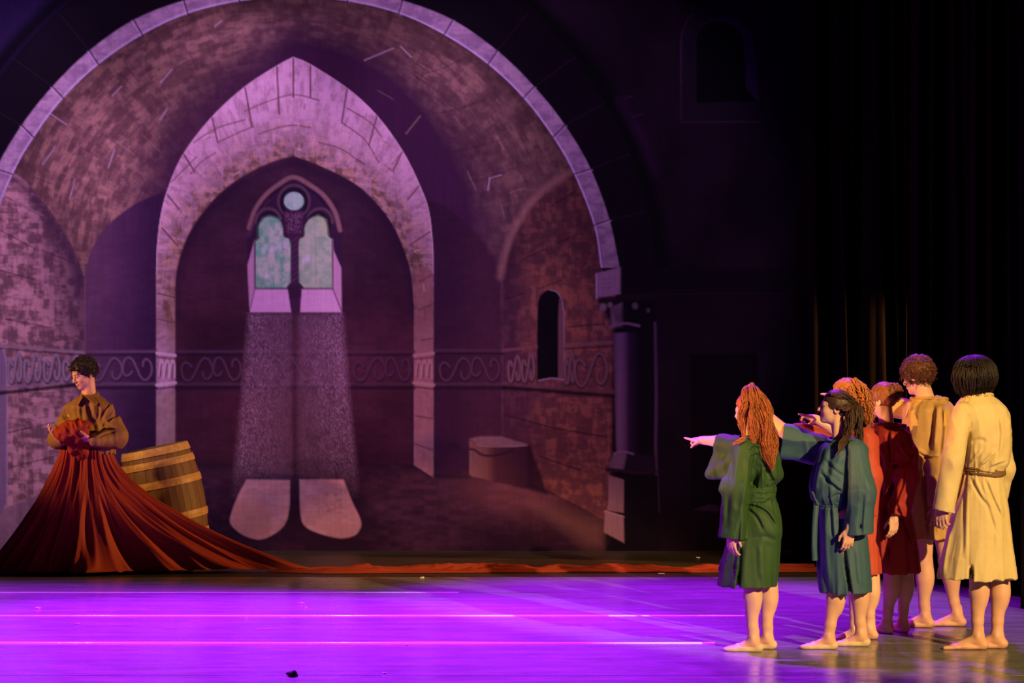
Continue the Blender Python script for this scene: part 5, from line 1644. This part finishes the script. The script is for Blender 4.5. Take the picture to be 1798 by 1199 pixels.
# ---------- ochre, tall with curly hair
p = Person(1640, 18.34, seed=15)
q = p.q
Rh = frame(40, -14)
p.make_head(q(1611, 660), Rh, 0.97, q(1628, 708), male=True)
sh_f, el_f, wr_f = q(1608, 722, 0.14), q(1535, 706, 0.18), q(1474, 696, 0.16)
p.limb((sh_f, 0.046), (el_f, 0.043), (wr_f, 0.028))
p.make_hand(wr_f, unit(q(1445, 693, 0.08) - wr_f), (0.1, -0.2, -1), 'point', 1, 1.05, (-1, -0.05, 0.05))
sh_n, el_n, wr_n = q(1656, 728, -0.14), q(1652, 812, -0.17), q(1646, 888, -0.2)
p.limb((sh_n, 0.046), (el_n, 0.044), (wr_n, 0.028))
p.make_hand(wr_n, (-0.1, 0, -1), (0.2, 1, 0), 'relaxed', -1, 1.0)
for kn, an, yw, dy in (((1622, 985), (1623, 1086), 10, -0.02), ((1664, 985), (1679, 1080), 8, 0.05)):
    p.leg(q(1618 if dy < 0 else 1648, 860, dy), q(*kn, dy), q(*an, dy), yw, 1.06, True, 1.08)
p.build_body([(704, 1628, 12, 0.05), (720, 1630, 42, 0.14), (780, 1628, 36, 0.13), (825, 1626, 31, 0.11), (860, 1628, 36, 0.13), (885, 1630, 34, 0.12)], M_skin, tone=(0.92, 0.85, 0.82))
M_ochre = fabric('ochre_linen', (0.46, 0.27, 0.085))
oc_rows = [(696, 1630, 20, 0.075), (704, 1632, 34, 0.12), (716, 1632, 43, 0.17), (760, 1630, 46, 0.17), (805, 1628, 45, 0.165), (826, 1626, 39, 0.14), (840, 1626, 40, 0.145), (890, 1624, 43, 0.165), (944, 1622, 45, 0.175)]
p.garment('tunic', oc_rows, M_ochre, limbs=[(sh_n, el_n, 0.066, 0.080), (el_n, wr_n + np.array([0, 0, -0.08]), 0.080, 0.08), (sh_f, q(1560, 712, 0.15), 0.064, 0.07)],
          strokes=[([(1646, 712), (1643, 750), (1640, 785)], 0.018, 0.018, 0.8), ([(1594, 702), (1592, 720), (1588, 735)], 0.012, 0.012, 0.8), ([(1606, 706), (1600, 725), (1598, 745)], 0.012, 0.014, 0.8), ([(1658, 716), (1660, 750), (1656, 800)], 0.012, 0.016, 0.7), ([(1621, 830), (1624, 880), (1628, 940)], -0.026, 0.012, 0), ([(1606, 836), (1604, 880), (1602, 935)], 0.014, 0.016, 0.6), ([(1640, 838), (1644, 880), (1648, 935)], 0.012, 0.016, 0.6), ([(1612, 790), (1630, 800), (1648, 798)], 0.012, 0.012, 0.8)],
          folds=cloth_folds(0, 0, q(0, 828)[2], q(0, 944)[2], 23.9, 1.0), cuffs=[(wr_n, (0, 0, -1), 0.066)])
collar(p, oc_rows, 702, M_ochre)
sash(p, oc_rows, q(0, 830)[2], 0.026, M_ochre, 0.006, seed=11.0)
ho_ = hair_mat('brown_curly_hair', (0.12, 0.038, 0.014))
parts = [scalp(p, 0.020, lambda f, l, u: np.minimum(0.060 - f + np.clip(u - 0.03, 0, 1) * 1.0 - 0.9 * np.clip(-u, 0, 1), u + 0.045 + 0.4 * np.clip(-f, 0, 0.1)), ho_, noise_amp=0.010, freq=50)]
rg = np.random.default_rng(10)
P_, N_ = head_pts(p, 950, 6, lambda f, l, u: (u > -0.035 - 0.3 * np.clip(-f, 0, 0.1)) & (f < 0.055 + np.clip(u, 0, 1) * 0.5))
parts.append(curls(P_, N_, rg, 0.050, 0.011, 1.8, 0.0034, 0.3, 16, 0.6))
finish(p, 'tall person with curly brown hair in a short ochre tunic', parts, ho_)

# ---------- cream, seen from behind
p = Person(1715, 17.2, seed=16)
q = p.q
Rh = frame(52, -10)
p.make_head(q(1712, 663), Rh, 0.96, q(1718, 706), male=True)
sh_n, el_n, wr_n = q(1691, 724, -0.10), q(1674, 808, -0.17), q(1656, 886, -0.19)
p.limb((sh_n, 0.046), (el_n, 0.044), (wr_n, 0.029))
p.make_hand(wr_n, (-0.10, 0.0, -1), (0.6, 0.75, 0), 'relaxed', -1, 1.05)
sh_f, el_f, wr_f = q(1757, 732, 0.06), q(1762, 822, 0.12), q(1748, 895, 0.22)
p.limb((sh_f, 0.046), (el_f, 0.044), (wr_f, 0.029))
p.make_hand(wr_f, (-0.1, 0.1, -1), (-1, 0.3, 0), 'relaxed', -1, 1.0)
for kn, an, yw, dy in (((1718, 1005), (1716, 1118), 6, -0.02), ((1756, 1008), (1750, 1118), 14, 0.03)):
    p.leg(q(1712 if dy < 0 else 1740, 880, dy), q(*kn, dy), q(*an, dy), yw, 1.10, True, 1.12)
p.build_body([(702, 1718, 12, 0.05), (718, 1724, 40, 0.14), (780, 1726, 36, 0.13), (826, 1726, 31, 0.11), (870, 1726, 37, 0.13), (895, 1728, 35, 0.12)], M_skin, tone=(0.92, 0.85, 0.82))
M_cream = fabric('cream_linen', (0.56, 0.44, 0.20))
cr_rows = [(691, 1717, 17, 0.07), (698, 1718, 28, 0.10), (712, 1722, 42, 0.14), (740, 1728, 46, 0.155), (790, 1730, 45, 0.155), (812, 1730, 42, 0.15), (826, 1726, 34, 0.13), (838, 1724, 36, 0.135), (890, 1722, 47, 0.16), (950, 1718, 57, 0.18), (1014, 1714, 69, 0.205)]
p.garment('tunic', cr_rows, M_cream, limbs=[(sh_n, el_n, 0.062, 0.066), (el_n, q(1650, 935, -0.20), 0.066, 0.070), (sh_f, el_f, 0.058, 0.062), (el_f, wr_f, 0.062, 0.060)],
          strokes=[([(1692, 707), (1700, 728), (1705, 745), (1701, 756)], -0.008, 0.007, 0), ([(1702, 756), (1698, 800), (1692, 840), (1678, 895)], -0.024, 0.012, 0), ([(1704, 776), (1718, 771), (1732, 774)], -0.010, 0.010, -0.8), ([(1722, 816), (1734, 806), (1746, 793)], 0.014, 0.012, 0.9), ([(1704, 812), (1714, 802), (1722, 790)], 0.010, 0.010, 0.8), ([(1738, 818), (1752, 812), (1764, 808)], 0.010, 0.010, 0.8), ([(1758, 730), (1760, 765), (1756, 800)], 0.010, 0.014, 0.7),
                   ([(1710, 838), (1720, 860), (1736, 885)], 0.012, 0.014, 0.9), ([(1734, 840), (1746, 870), (1762, 905)], 0.010, 0.014, 0.9), ([(1724, 842), (1740, 890), (1752, 930)], 0.008, 0.014, 0.8), ([(1700, 850), (1698, 910), (1696, 975)], 0.012, 0.016, 0.7), ([(1752, 930), (1748, 970), (1744, 1010)], 0.006, 0.02, 0.5), ([(1668, 930), (1660, 970), (1655, 1008)], 0.010, 0.016, 0.6)],
          folds=cloth_folds(0, 0, q(0, 826)[2], q(0, 1014)[2], 29.5, 0.8, -0.4, step_line(q(1697, 850), q(1694, 1013), 0.010, -0.006, 0.05, -1, q(0, 985)[2])), cuffs=[(q(1656, 897, -0.19), (-0.22, 0, -1), 0.060)])
M_belt = fabric('brown_belt_cloth', (0.16, 0.085, 0.035))
collar(p, cr_rows, 695, M_cream)
sash(p, cr_rows, q(0, 827)[2], 0.026, M_belt, 0.011, seed=13.0, label='brown cloth belt')
hk_ = hair_mat('black_brown_hair', (0.014, 0.007, 0.004))
parts = [scalp(p, 0.014, lambda f, l, u: np.minimum(0.055 - f + np.clip(u - 0.03, 0, 1) * 1.0 - 0.3 * np.clip(-u, 0, 1), u + 0.10), hk_, noise_amp=0.004)]
rg = np.random.default_rng(12)
hc, R, s = p.head
n = 1300
th = rg.uniform(0.9, 5.38, n)                    # all round except the face
top = hc + R @ np.array([-0.015, 0, 0.13])
t = np.linspace(0, 1, 20)
prof_r = np.interp(t, [0, 0.12, 0.25, 0.40, 0.58, 0.8, 1.0], [0.010, 0.055, 0.095, 0.124, 0.136, 0.120, 0.080])
prof_z = np.interp(t, [0, 0.12, 0.25, 0.40, 0.58, 0.8, 1.0], [0.012, 0.004, -0.022, -0.066, -0.130, -0.200, -0.262])
ln = rg.uniform(0.55, 1.0, n) ** 0.8
st = np.zeros((n, 20, 3))
for i in range(n):
    d = R @ np.array([math.cos(th[i]) * 1.08, math.sin(th[i]) * 0.92, 0]); d[2] *= 0.3
    tt = t * ln[i]
    rr = np.interp(tt, t, prof_r) * rg.uniform(0.80, 1.08)
    st[i] = top + d * rr[:, None] + np.array([0, 0, 1]) * np.interp(tt, t, prof_z)[:, None] + 0.008 * np.sin(t * 8 + rg.uniform(0, 6))[:, None] * np.array([1, 0.5, 0])
parts.append(tubes(st, 0.0030 * (1 - 0.5 * t[None] ** 2) * np.ones((n, 1)), 4))
finish(p, 'person in a belted cream tunic seen from behind, rightmost of the group', parts, hk_)
# ------------------------------------------------------------------ the man on the left with the long red cloth
p = Person(152, 22.1, seed=21, h_body=0.0045)
q = p.q
Rh = frame(-40, -20, 3)
p.make_head(q(147, 656, -0.02), Rh, 0.97, q(157, 704), male=True)
sh_l, el_l, wr_l = q(183, 724, -0.07), q(204, 768, -0.12), q(156, 770, -0.34)
sh_r, el_r, wr_r = q(127, 724, 0.07), q(102, 770, 0.02), q(108, 772, -0.24)
p.limb((sh_l, 0.042), (el_l, 0.040), (wr_l, 0.029)); p.limb((sh_r, 0.042), (el_r, 0.044), (wr_r, 0.029))
p.make_hand(wr_l, (-1, -0.2, 0.05), (0.05, 0.3, 1), 'cup', -1, 1.02)
p.make_hand(wr_r, (-0.75, -0.35, 0.55), (0.75, 0.0, 0.75), 'cup', 1, 1.02)
for x_, dy in ((140, 0.06), (168, -0.06)):
    p.leg(q(x_ + 2, 830, dy), q(x_, 905, dy), q(x_, 984, dy), -60, 1.05, True, 1.0)
p.build_body([(702, 157, 10, 0.05), (720, 157, 29, 0.115), (770, 158, 27, 0.11), (800, 158, 24, 0.10), (835, 156, 31, 0.12), (855, 155, 29, 0.11)], M_skin, tone=(0.98, 0.92, 0.9), brow=(0.03, 0.015, 0.01))
M_olive = fabric('olive_tan_cotton', (0.24, 0.135, 0.048))
sh_rows = [(694, 158, 15, 0.070), (701, 158, 27, 0.105), (711, 158, 36, 0.14), (735, 159, 41, 0.155), (770, 159, 43, 0.16), (794, 159, 41, 0.15)]
p.garment('shirt', sh_rows, M_olive, k=0.03, limbs=[(q(184, 720, -0.07), el_l, 0.066, 0.082), (el_l, q(166, 772, -0.32), 0.082, 0.052), (q(198, 745, -0.1), q(203, 764, -0.12), 0.070, 0.082), (q(126, 720, 0.07), el_r, 0.064, 0.070), (el_r, q(106, 772, -0.20), 0.078, 0.055)],
          folds=cloth_folds(0, 0, q(0, 800)[2], q(0, 840)[2], 4.4, 1.0, 0.6), sleeve_amp=1.2, strokes=[([(156, 706), (160, 724), (171, 745)], -0.022, 0.016, -0.7), ([(177, 708), (177, 722), (175, 738)], 0.012, 0.012, 0.9), ([(198, 707), (190, 722), (182, 735)], 0.014, 0.014, 0.9), ([(188, 740), (198, 732), (208, 722)], -0.020, 0.012, -0.8), ([(182, 744), (188, 749), (195, 750)], -0.018, 0.010, -0.6), ([(106, 710), (114, 722), (124, 736)], -0.030, 0.022, -0.4), ([(138, 712), (140, 728), (144, 745)], 0.010, 0.014, 0.8), ([(170, 765), (185, 758), (200, 755)], 0.012, 0.012, 0.8), ([(100, 740), (106, 752), (110, 765)], -0.018, 0.014, -0.5)], cuts=[(q(152, 694, -0.12), q(150, 708, -0.16), 0.034, 0.012)])
# shirt collar: two points
for sgn in (-1, 1):
    Fc = Field(q(157, 700) - 0.2, q(157, 700) + 0.2, 0.005)
    a, b = q(158 + 14 * sgn, 689, 0.02), q(149 + 5 * sgn, 699, -0.14)
    Fc.tri(a, b, q(152 + 15 * sgn, 711, -0.155), 0.006, 0.01); Fc.tri(a, q(160 + 18 * sgn, 701, -0.04), q(152 + 15 * sgn, 711, -0.155), 0.006, 0.01)
    V, Q = Fc.mesh()
    obj('collar', mesh_np('collar', V, Q), M_olive, p.root)
hm = hair_mat('short_black_hair', (0.022, 0.011, 0.008))
parts = [scalp(p, 0.014, lambda f, l, u: np.minimum(0.062 - f + np.clip(u - 0.035, 0, 1) * 1.2 - 1.2 * np.clip(-u + 0.01, 0, 1), u + 0.050 + 0.2 * np.clip(-f, 0, 0.1)), hm, noise_amp=0.007, freq=60)]
rg = np.random.default_rng(22)
P_, N_ = head_pts(p, 900, 7, lambda f, l, u: (u > -0.015 - 0.35 * np.clip(-f, 0, 0.1)) & (f < 0.045 + np.clip(u, 0, 1) * 0.5))
parts.append(curls(P_, N_, rg, 0.046, 0.009, 1.3, 0.0030, 0.15, 12, 0.8))
v, f = join_np(parts)
obj('hair', mesh_np('hair', v, f), hm, p.root, kind='stuff')
tag(p.root, 'man in an olive tan shirt looking down at bundled red cloth, beside the barrel', 'person')

# ---- the red cloth: wrapped skirt, train along the floor, bundle in the arms
M_redcloth = fabric('red_jersey', (0.27, 0.030, 0.011), 0.72)
cloth = empty('draped_cloth', (p.x0, p.D, 0))
nth, nt_ = 560, 110
th = np.linspace(0, 2 * math.pi, nth, endpoint=False)
t = np.linspace(0, 1, nt_)
TH, TT = np.meshgrid(th, t, indexing='ij')
ct, st_ = np.cos(TH), np.sin(TH)
zw = q(0, 787)[2]
wx, wy = 0.205 * ct + 0.005, 0.165 * st_ - 0.02
right = np.clip(ct, 0, 1); left = np.clip(-ct, 0, 1)
bx = np.where(ct > 0, 1.80 * right ** 1.25, -0.80 * left)
by = st_ * 0.36 * (1 - 0.80 * right ** 0.7) - 0.03 - 0.02 * right
ex = 1.75 * right ** 2 + 1.35 * left ** 2 + 1.9 * st_ ** 2
g = TT ** ex
r1 = 1 - np.abs(2 * noise3(ct * 5.5 + 3, st_ * 5.5 + 9, TT * 1.1) - 1)
r2 = 1 - np.abs(2 * noise3(ct * 12 + 1, st_ * 12 + 4, TT * 1.6 + 3) - 1)
r3 = noise3(ct * 24 + 6, st_ * 24 + 2, TT * 1.2 + 7)
amp = (0.028 + 0.150 * TT ** 0.8) * (1 - 0.55 * right)
dsp = amp * (0.9 * (r1 - 0.6) + 0.55 * (r2 - 0.6) + 0.22 * (r3 - 0.5))
X = wx + (bx - wx) * g
Y = wy + (by - wy) * g
nx_, ny_ = ct * 0.55, st_
X = X + dsp * nx_
Y = Y + dsp * ny_
Z = zw * (1 - TT) + dsp * 0.55 * right * (TT > 0)
Z = np.maximum(Z, 0.004 + 0.010 * (r2 > 0.5) * TT)
ring_lift = np.exp(-((1 - TT) / 0.03) ** 2)
Z = Z + ring_lift * 0.012 * (0.4 + r1)
v = np.stack([X, Y, Z], -1).reshape(-1, 3)
idx = np.arange(nth * nt_).reshape(nth, nt_); nxi = np.roll(idx, -1, 0)
f = np.stack([idx[:, :-1], idx[:, 1:], nxi[:, 1:], nxi[:, :-1]], -1).reshape(-1, 4)
obj('skirt_drape', mesh_np('skirt_drape', v, f), M_redcloth, cloth)
# train
n, m = 420, 40
xs = np.linspace((470 - CX) * 22.0 / FPX, (1432 - CX) * 22.2 / FPX, n)
w = np.linspace(-1, 1, m)
XS, WW = np.meshgrid(xs, w, indexing='ij')
S_ = (XS - xs[0]) / (xs[-1] - xs[0])
yc = 22.02 + 0.16 * S_ + 0.05 * (noise2(XS * 0.9 + 4, XS * 0 + 1) - 0.5)
hw = (0.10 + 0.05 * noise2(XS * 1.3, XS * 0 + 8) + 0.04 * S_) * np.clip(0.12 + S_ * 9, 0, 1)
cross = np.clip(1 - WW ** 2, 0, 1) ** 0.6
ln1 = 1 - np.abs(2 * noise2(WW * 2.4 + 0.9 * np.sin(XS * 0.8) + 5, XS * 0.55 + 3) - 1)
ln2 = 1 - np.abs(2 * noise2(WW * 7.0 + 1.6 * np.sin(XS * 1.6 + 1), XS * 2.2 + 13) - 1)
bmp = noise2(XS * 5 + 2, WW * 1.5); cross = cross * np.clip(0.15 + S_ * 8, 0, 1)
Z = 0.003 + cross * (0.004 + 0.030 * ln1 ** 2 + 0.024 * ln2 ** 3) * (0.45 + 0.9 * bmp)
Y = yc + WW * hw + 0.02 * (noise2(XS * 3 + 7, WW * 0.5) - 0.5)
v = np.stack([XS - p.x0, Y - p.D, Z], -1)
under = v.copy(); under[..., 2] = 0.001
idx = np.arange(n * m).reshape(n, m)
f = np.stack([idx[:-1, :-1], idx[1:, :-1], idx[1:, 1:], idx[:-1, 1:]], -1).reshape(-1, 4)
off = n * m
rim = np.concatenate([idx[:, 0], idx[-1, 1:], idx[-2::-1, -1], idx[0, -2:0:-1]]); r2_ = np.roll(rim, -1)
V = np.vstack([v.reshape(-1, 3), under.reshape(-1, 3)])
obj('train', mesh_np('train', V, np.vstack([f, np.stack([rim, rim + off, r2_ + off, r2_], -1)])), M_redcloth, cloth)
# bundle
c = q(128, 757, -0.33)
F = Field(c - 0.26, c + 0.26, 0.0052)
F.ell(c, (0.125, 0.085, 0.075)); F.ell(q(143, 748, -0.33), (0.07, 0.07, 0.05), None, 0.04); F.ell(q(112, 764, -0.33), (0.06, 0.06, 0.055), None, 0.04)
F.cone(q(140, 765, -0.3), q(150, 800, -0.14), 0.06, 0.04, 0.04); F.cone(q(125, 770, -0.3), q(135, 800, -0.14), 0.05, 0.04, 0.04)
def bf(x, y, z):
    a = 1 - np.abs(2 * noise3(x * 22 + z * 9, y * 12, z * 9 - x * 8) - 1)
    b = 1 - np.abs(2 * noise3(x * 38 - z * 14, y * 28, z * 22 + x * 20) - 1)
    return 0.030 * (a - 0.5) + 0.010 * (b - 0.5)
F.displace(bf)
V, Q = largest_piece(*F.mesh())
obj('cloth_bundle', mesh_np('cloth_bundle', V, Q), M_redcloth, cloth)
tag(cloth, 'long red cloth wrapped round the man as a skirt, trailing along the floor', 'cloth')

# ------------------------------------------------------------------ barrel
M_stave = new_mat('barrel_oak', (0.16, 0.085, 0.035), 0.6, 0.3, noise=((18, 18, 2.5), 0.3, (0.075, 0.038, 0.016)), bump=((60, 60, 6), 0.3, 0.003))
M_hoop = new_mat('pale_wooden_hoop', (0.46, 0.27, 0.085), 0.5, 0.35, noise=((30, 30, 30), 0.3, (0.24, 0.13, 0.04)))
DBR = 23.02
sB = FPX / DBR
tilt = math.radians(11.5)
LB = 0.90
topc = np.array([(271 - CX) / sB, DBR, CAMH - (785 - HY) / sB])
axis_dn = np.array([math.sin(tilt), 0, -math.cos(tilt)])
base = topc + axis_dn * LB
barrel = empty('barrel', base)
barrel.rotation_euler = (0, -tilt, 0)
tag(barrel, 'wooden barrel with broad pale hoops leaning behind the red cloth', 'barrel')
def br_(t):
    return 0.272 + 0.062 * (1 - (2 * t - 1) ** 2)
ns = 18
tt = np.linspace(0, 1, 15)
w2 = math.pi / ns * 0.975
rowsv = []
for r_off in (0.0, -0.022):
    for a_ in (-w2, 0, w2):
        rr = br_(tt) + r_off - (0.002 if abs(a_) > 0 and r_off == 0 else 0)
        rowsv.append(np.stack([rr * math.cos(a_), rr * math.sin(a_), tt * LB], -1))
vv = np.vstack(rowsv)
K = len(tt)
ii = lambda a, j: a * K + j
fs = []
for j in range(K - 1):
    for a, b in ((0, 1), (1, 2), (2, 5), (5, 4), (4, 3), (3, 0)):
        fs.append((ii(a, j), ii(b, j), ii(b, j + 1), ii(a, j + 1)))
for j in (0, K - 1):
    for a, b, c_, d in ((0, 1, 4, 3), (1, 2, 5, 4)):
        q4 = (ii(a, j), ii(b, j), ii(c_, j), ii(d, j))
        fs.append(q4 if j else q4[::-1])
stave_me = mesh_np('stave', vv, np.array(fs), False)
stave_me.materials.append(M_stave)
for i in range(ns):
    o = obj('stave', stave_me, None, barrel)
    o.rotation_euler = (0, 0, 2 * math.pi * (i + 0.3) / ns)
def hoop(t0, wd):
    nn = 48
    a_ = np.linspace(0, 2 * math.pi, nn, endpoint=False)
    pr = []
    for dt, dr in ((-wd / 2, 0.0), (-wd / 2, 0.008), (0, 0.010), (wd / 2, 0.008), (wd / 2, 0.0)):
        z = np.clip(t0 * LB + dt, -0.004, LB + 0.004)
        r = br_(z / LB) + dr
        pr.append(np.stack([r * np.cos(a_), r * np.sin(a_), np.full(nn, z)], -1))
    v = np.stack(pr, 1)
    idx = np.arange(nn * 5).reshape(nn, 5); nx = np.roll(idx, -1, 0)
    f = np.concatenate([np.stack([idx[:, k], nx[:, k], nx[:, (k + 1) % 5], idx[:, (k + 1) % 5]], -1) for k in range(5)])
    obj('hoop', mesh_np('hoop', v.reshape(-1, 3), f, False), M_hoop, barrel)
for t0, wd in ((0.962, 0.062), (0.850, 0.058), (0.660, 0.064), (0.33, 0.064), (0.15, 0.058), (0.038, 0.062)):
    hoop(t0, wd)
nn = 40
a_ = np.linspace(0, 2 * math.pi, nn, endpoint=False)
import bmesh
bm = bmesh.new()
for zt in (0.94, 0.975):
    bmesh.ops.create_circle(bm, cap_ends=True, radius=0.262, segments=40, matrix=__import__('mathutils').Matrix.Translation((0, 0, zt * LB)))
me = bpy.data.meshes.new('barrel_head'); bm.to_mesh(me); bm.free()
obj('barrel_head', me, M_stave, barrel)

# ------------------------------------------------------------------ bits left on the floor
M_white = new_mat('white_paper', (0.75, 0.72, 0.68), 0.8, 0.2, noise=((90, 90, 90), 0.4, (0.55, 0.52, 0.48)))
M_gaff = new_mat('pale_yellow_tape', (0.62, 0.48, 0.22), 0.6, 0.3, noise=((60, 60, 60), 0.4, (0.45, 0.34, 0.15)))
M_dark = new_mat('dark_lint', (0.03, 0.022, 0.02), 0.9, 0.1, noise=((120, 120, 120), 0.4, (0.01, 0.008, 0.008)))


def ground(px, py):
    D = FPX * CAMH / (py - HY)
    return np.array([(px - CX) * D / FPX, D, 0.0])


def scrap(name, px, py, size, mat, label, cat, group, seed, lump=0.4):
    c = np.zeros(3)
    F = Field(c - [size, size, 0.001], c + [size, size, size], size / 9)
    F.ell((0, 0, size * lump * 0.35), (size * 0.55, size * 0.42, size * lump * 0.45), None, 0.003)
    F.displace(lambda x, y, z: size * 0.5 * (noise3(x / size * 3 + seed, y / size * 3 + seed, z / size * 3) - 0.5), size)
    F.clip_floor(0.0004)
    V, Q = largest_piece(*F.mesh())
    o = obj(name, mesh_np(name, V, Q), mat, None, label, cat, group)
    o.location = ground(px, py)
    return o


for i, (px, py, sz, lab) in enumerate((
        (67, 1069, 0.030, 'leftmost white paper scrap on the violet floor'),
        (529, 1060, 0.036, 'white paper scrap below the tip of the red skirt'),
        (537, 1067, 0.018, 'tiny paper crumb beside the larger scrap below the red skirt'),
        (136, 1096, 0.022, 'small paper scrap on the floor in front of the man'),
        (433, 1086, 0.018, 'tiny paper crumb just under the upper bright floor seam'),
        (674, 1183, 0.024, 'pale crumb near the front edge of the stage'),
        (715, 1133, 0.018, 'tiny pale crumb just under the brightest floor seam'),
        (741, 1015, 0.030, 'white scrap at the upstage edge of the violet floor'),
        (1225, 980, 0.030, 'pale scrap on the dark floor behind the green tunic'))):
    scrap('paper_scrap', px, py, sz, M_white, lab, 'scrap', 'paper scraps on the floor', i * 3.1)
scrap('lint_clump', 513, 1188, 0.060, M_dark, 'dark fluffy clump on the floor at the front edge of the stage', 'clump', None, 2.2, 0.7)
for px, py, wd, dp, lab, mt in ((814, 997.0, 0.125, 0.05, 'pale tape mark behind the red train near the middle', M_gaff), (1008, 994.5, 0.10, 0.05, 'pale tape mark behind the red train, right of the middle', M_gaff), (1161, 1007.5, 0.055, 0.05, 'short white tape mark at the red train near the green tunic', M_white), (466, 1105, 0.105, 0.012, 'thin pale tape mark on the violet floor below the skirt', M_gaff)):
    o = obj('tape_mark', box_mesh('tape_mark', (wd, dp, 0.003), 0.001, (0, 0, 0.0018)), mt, None, lab, 'tape', 'tape marks on the floor')
    o.location = ground(px, py)
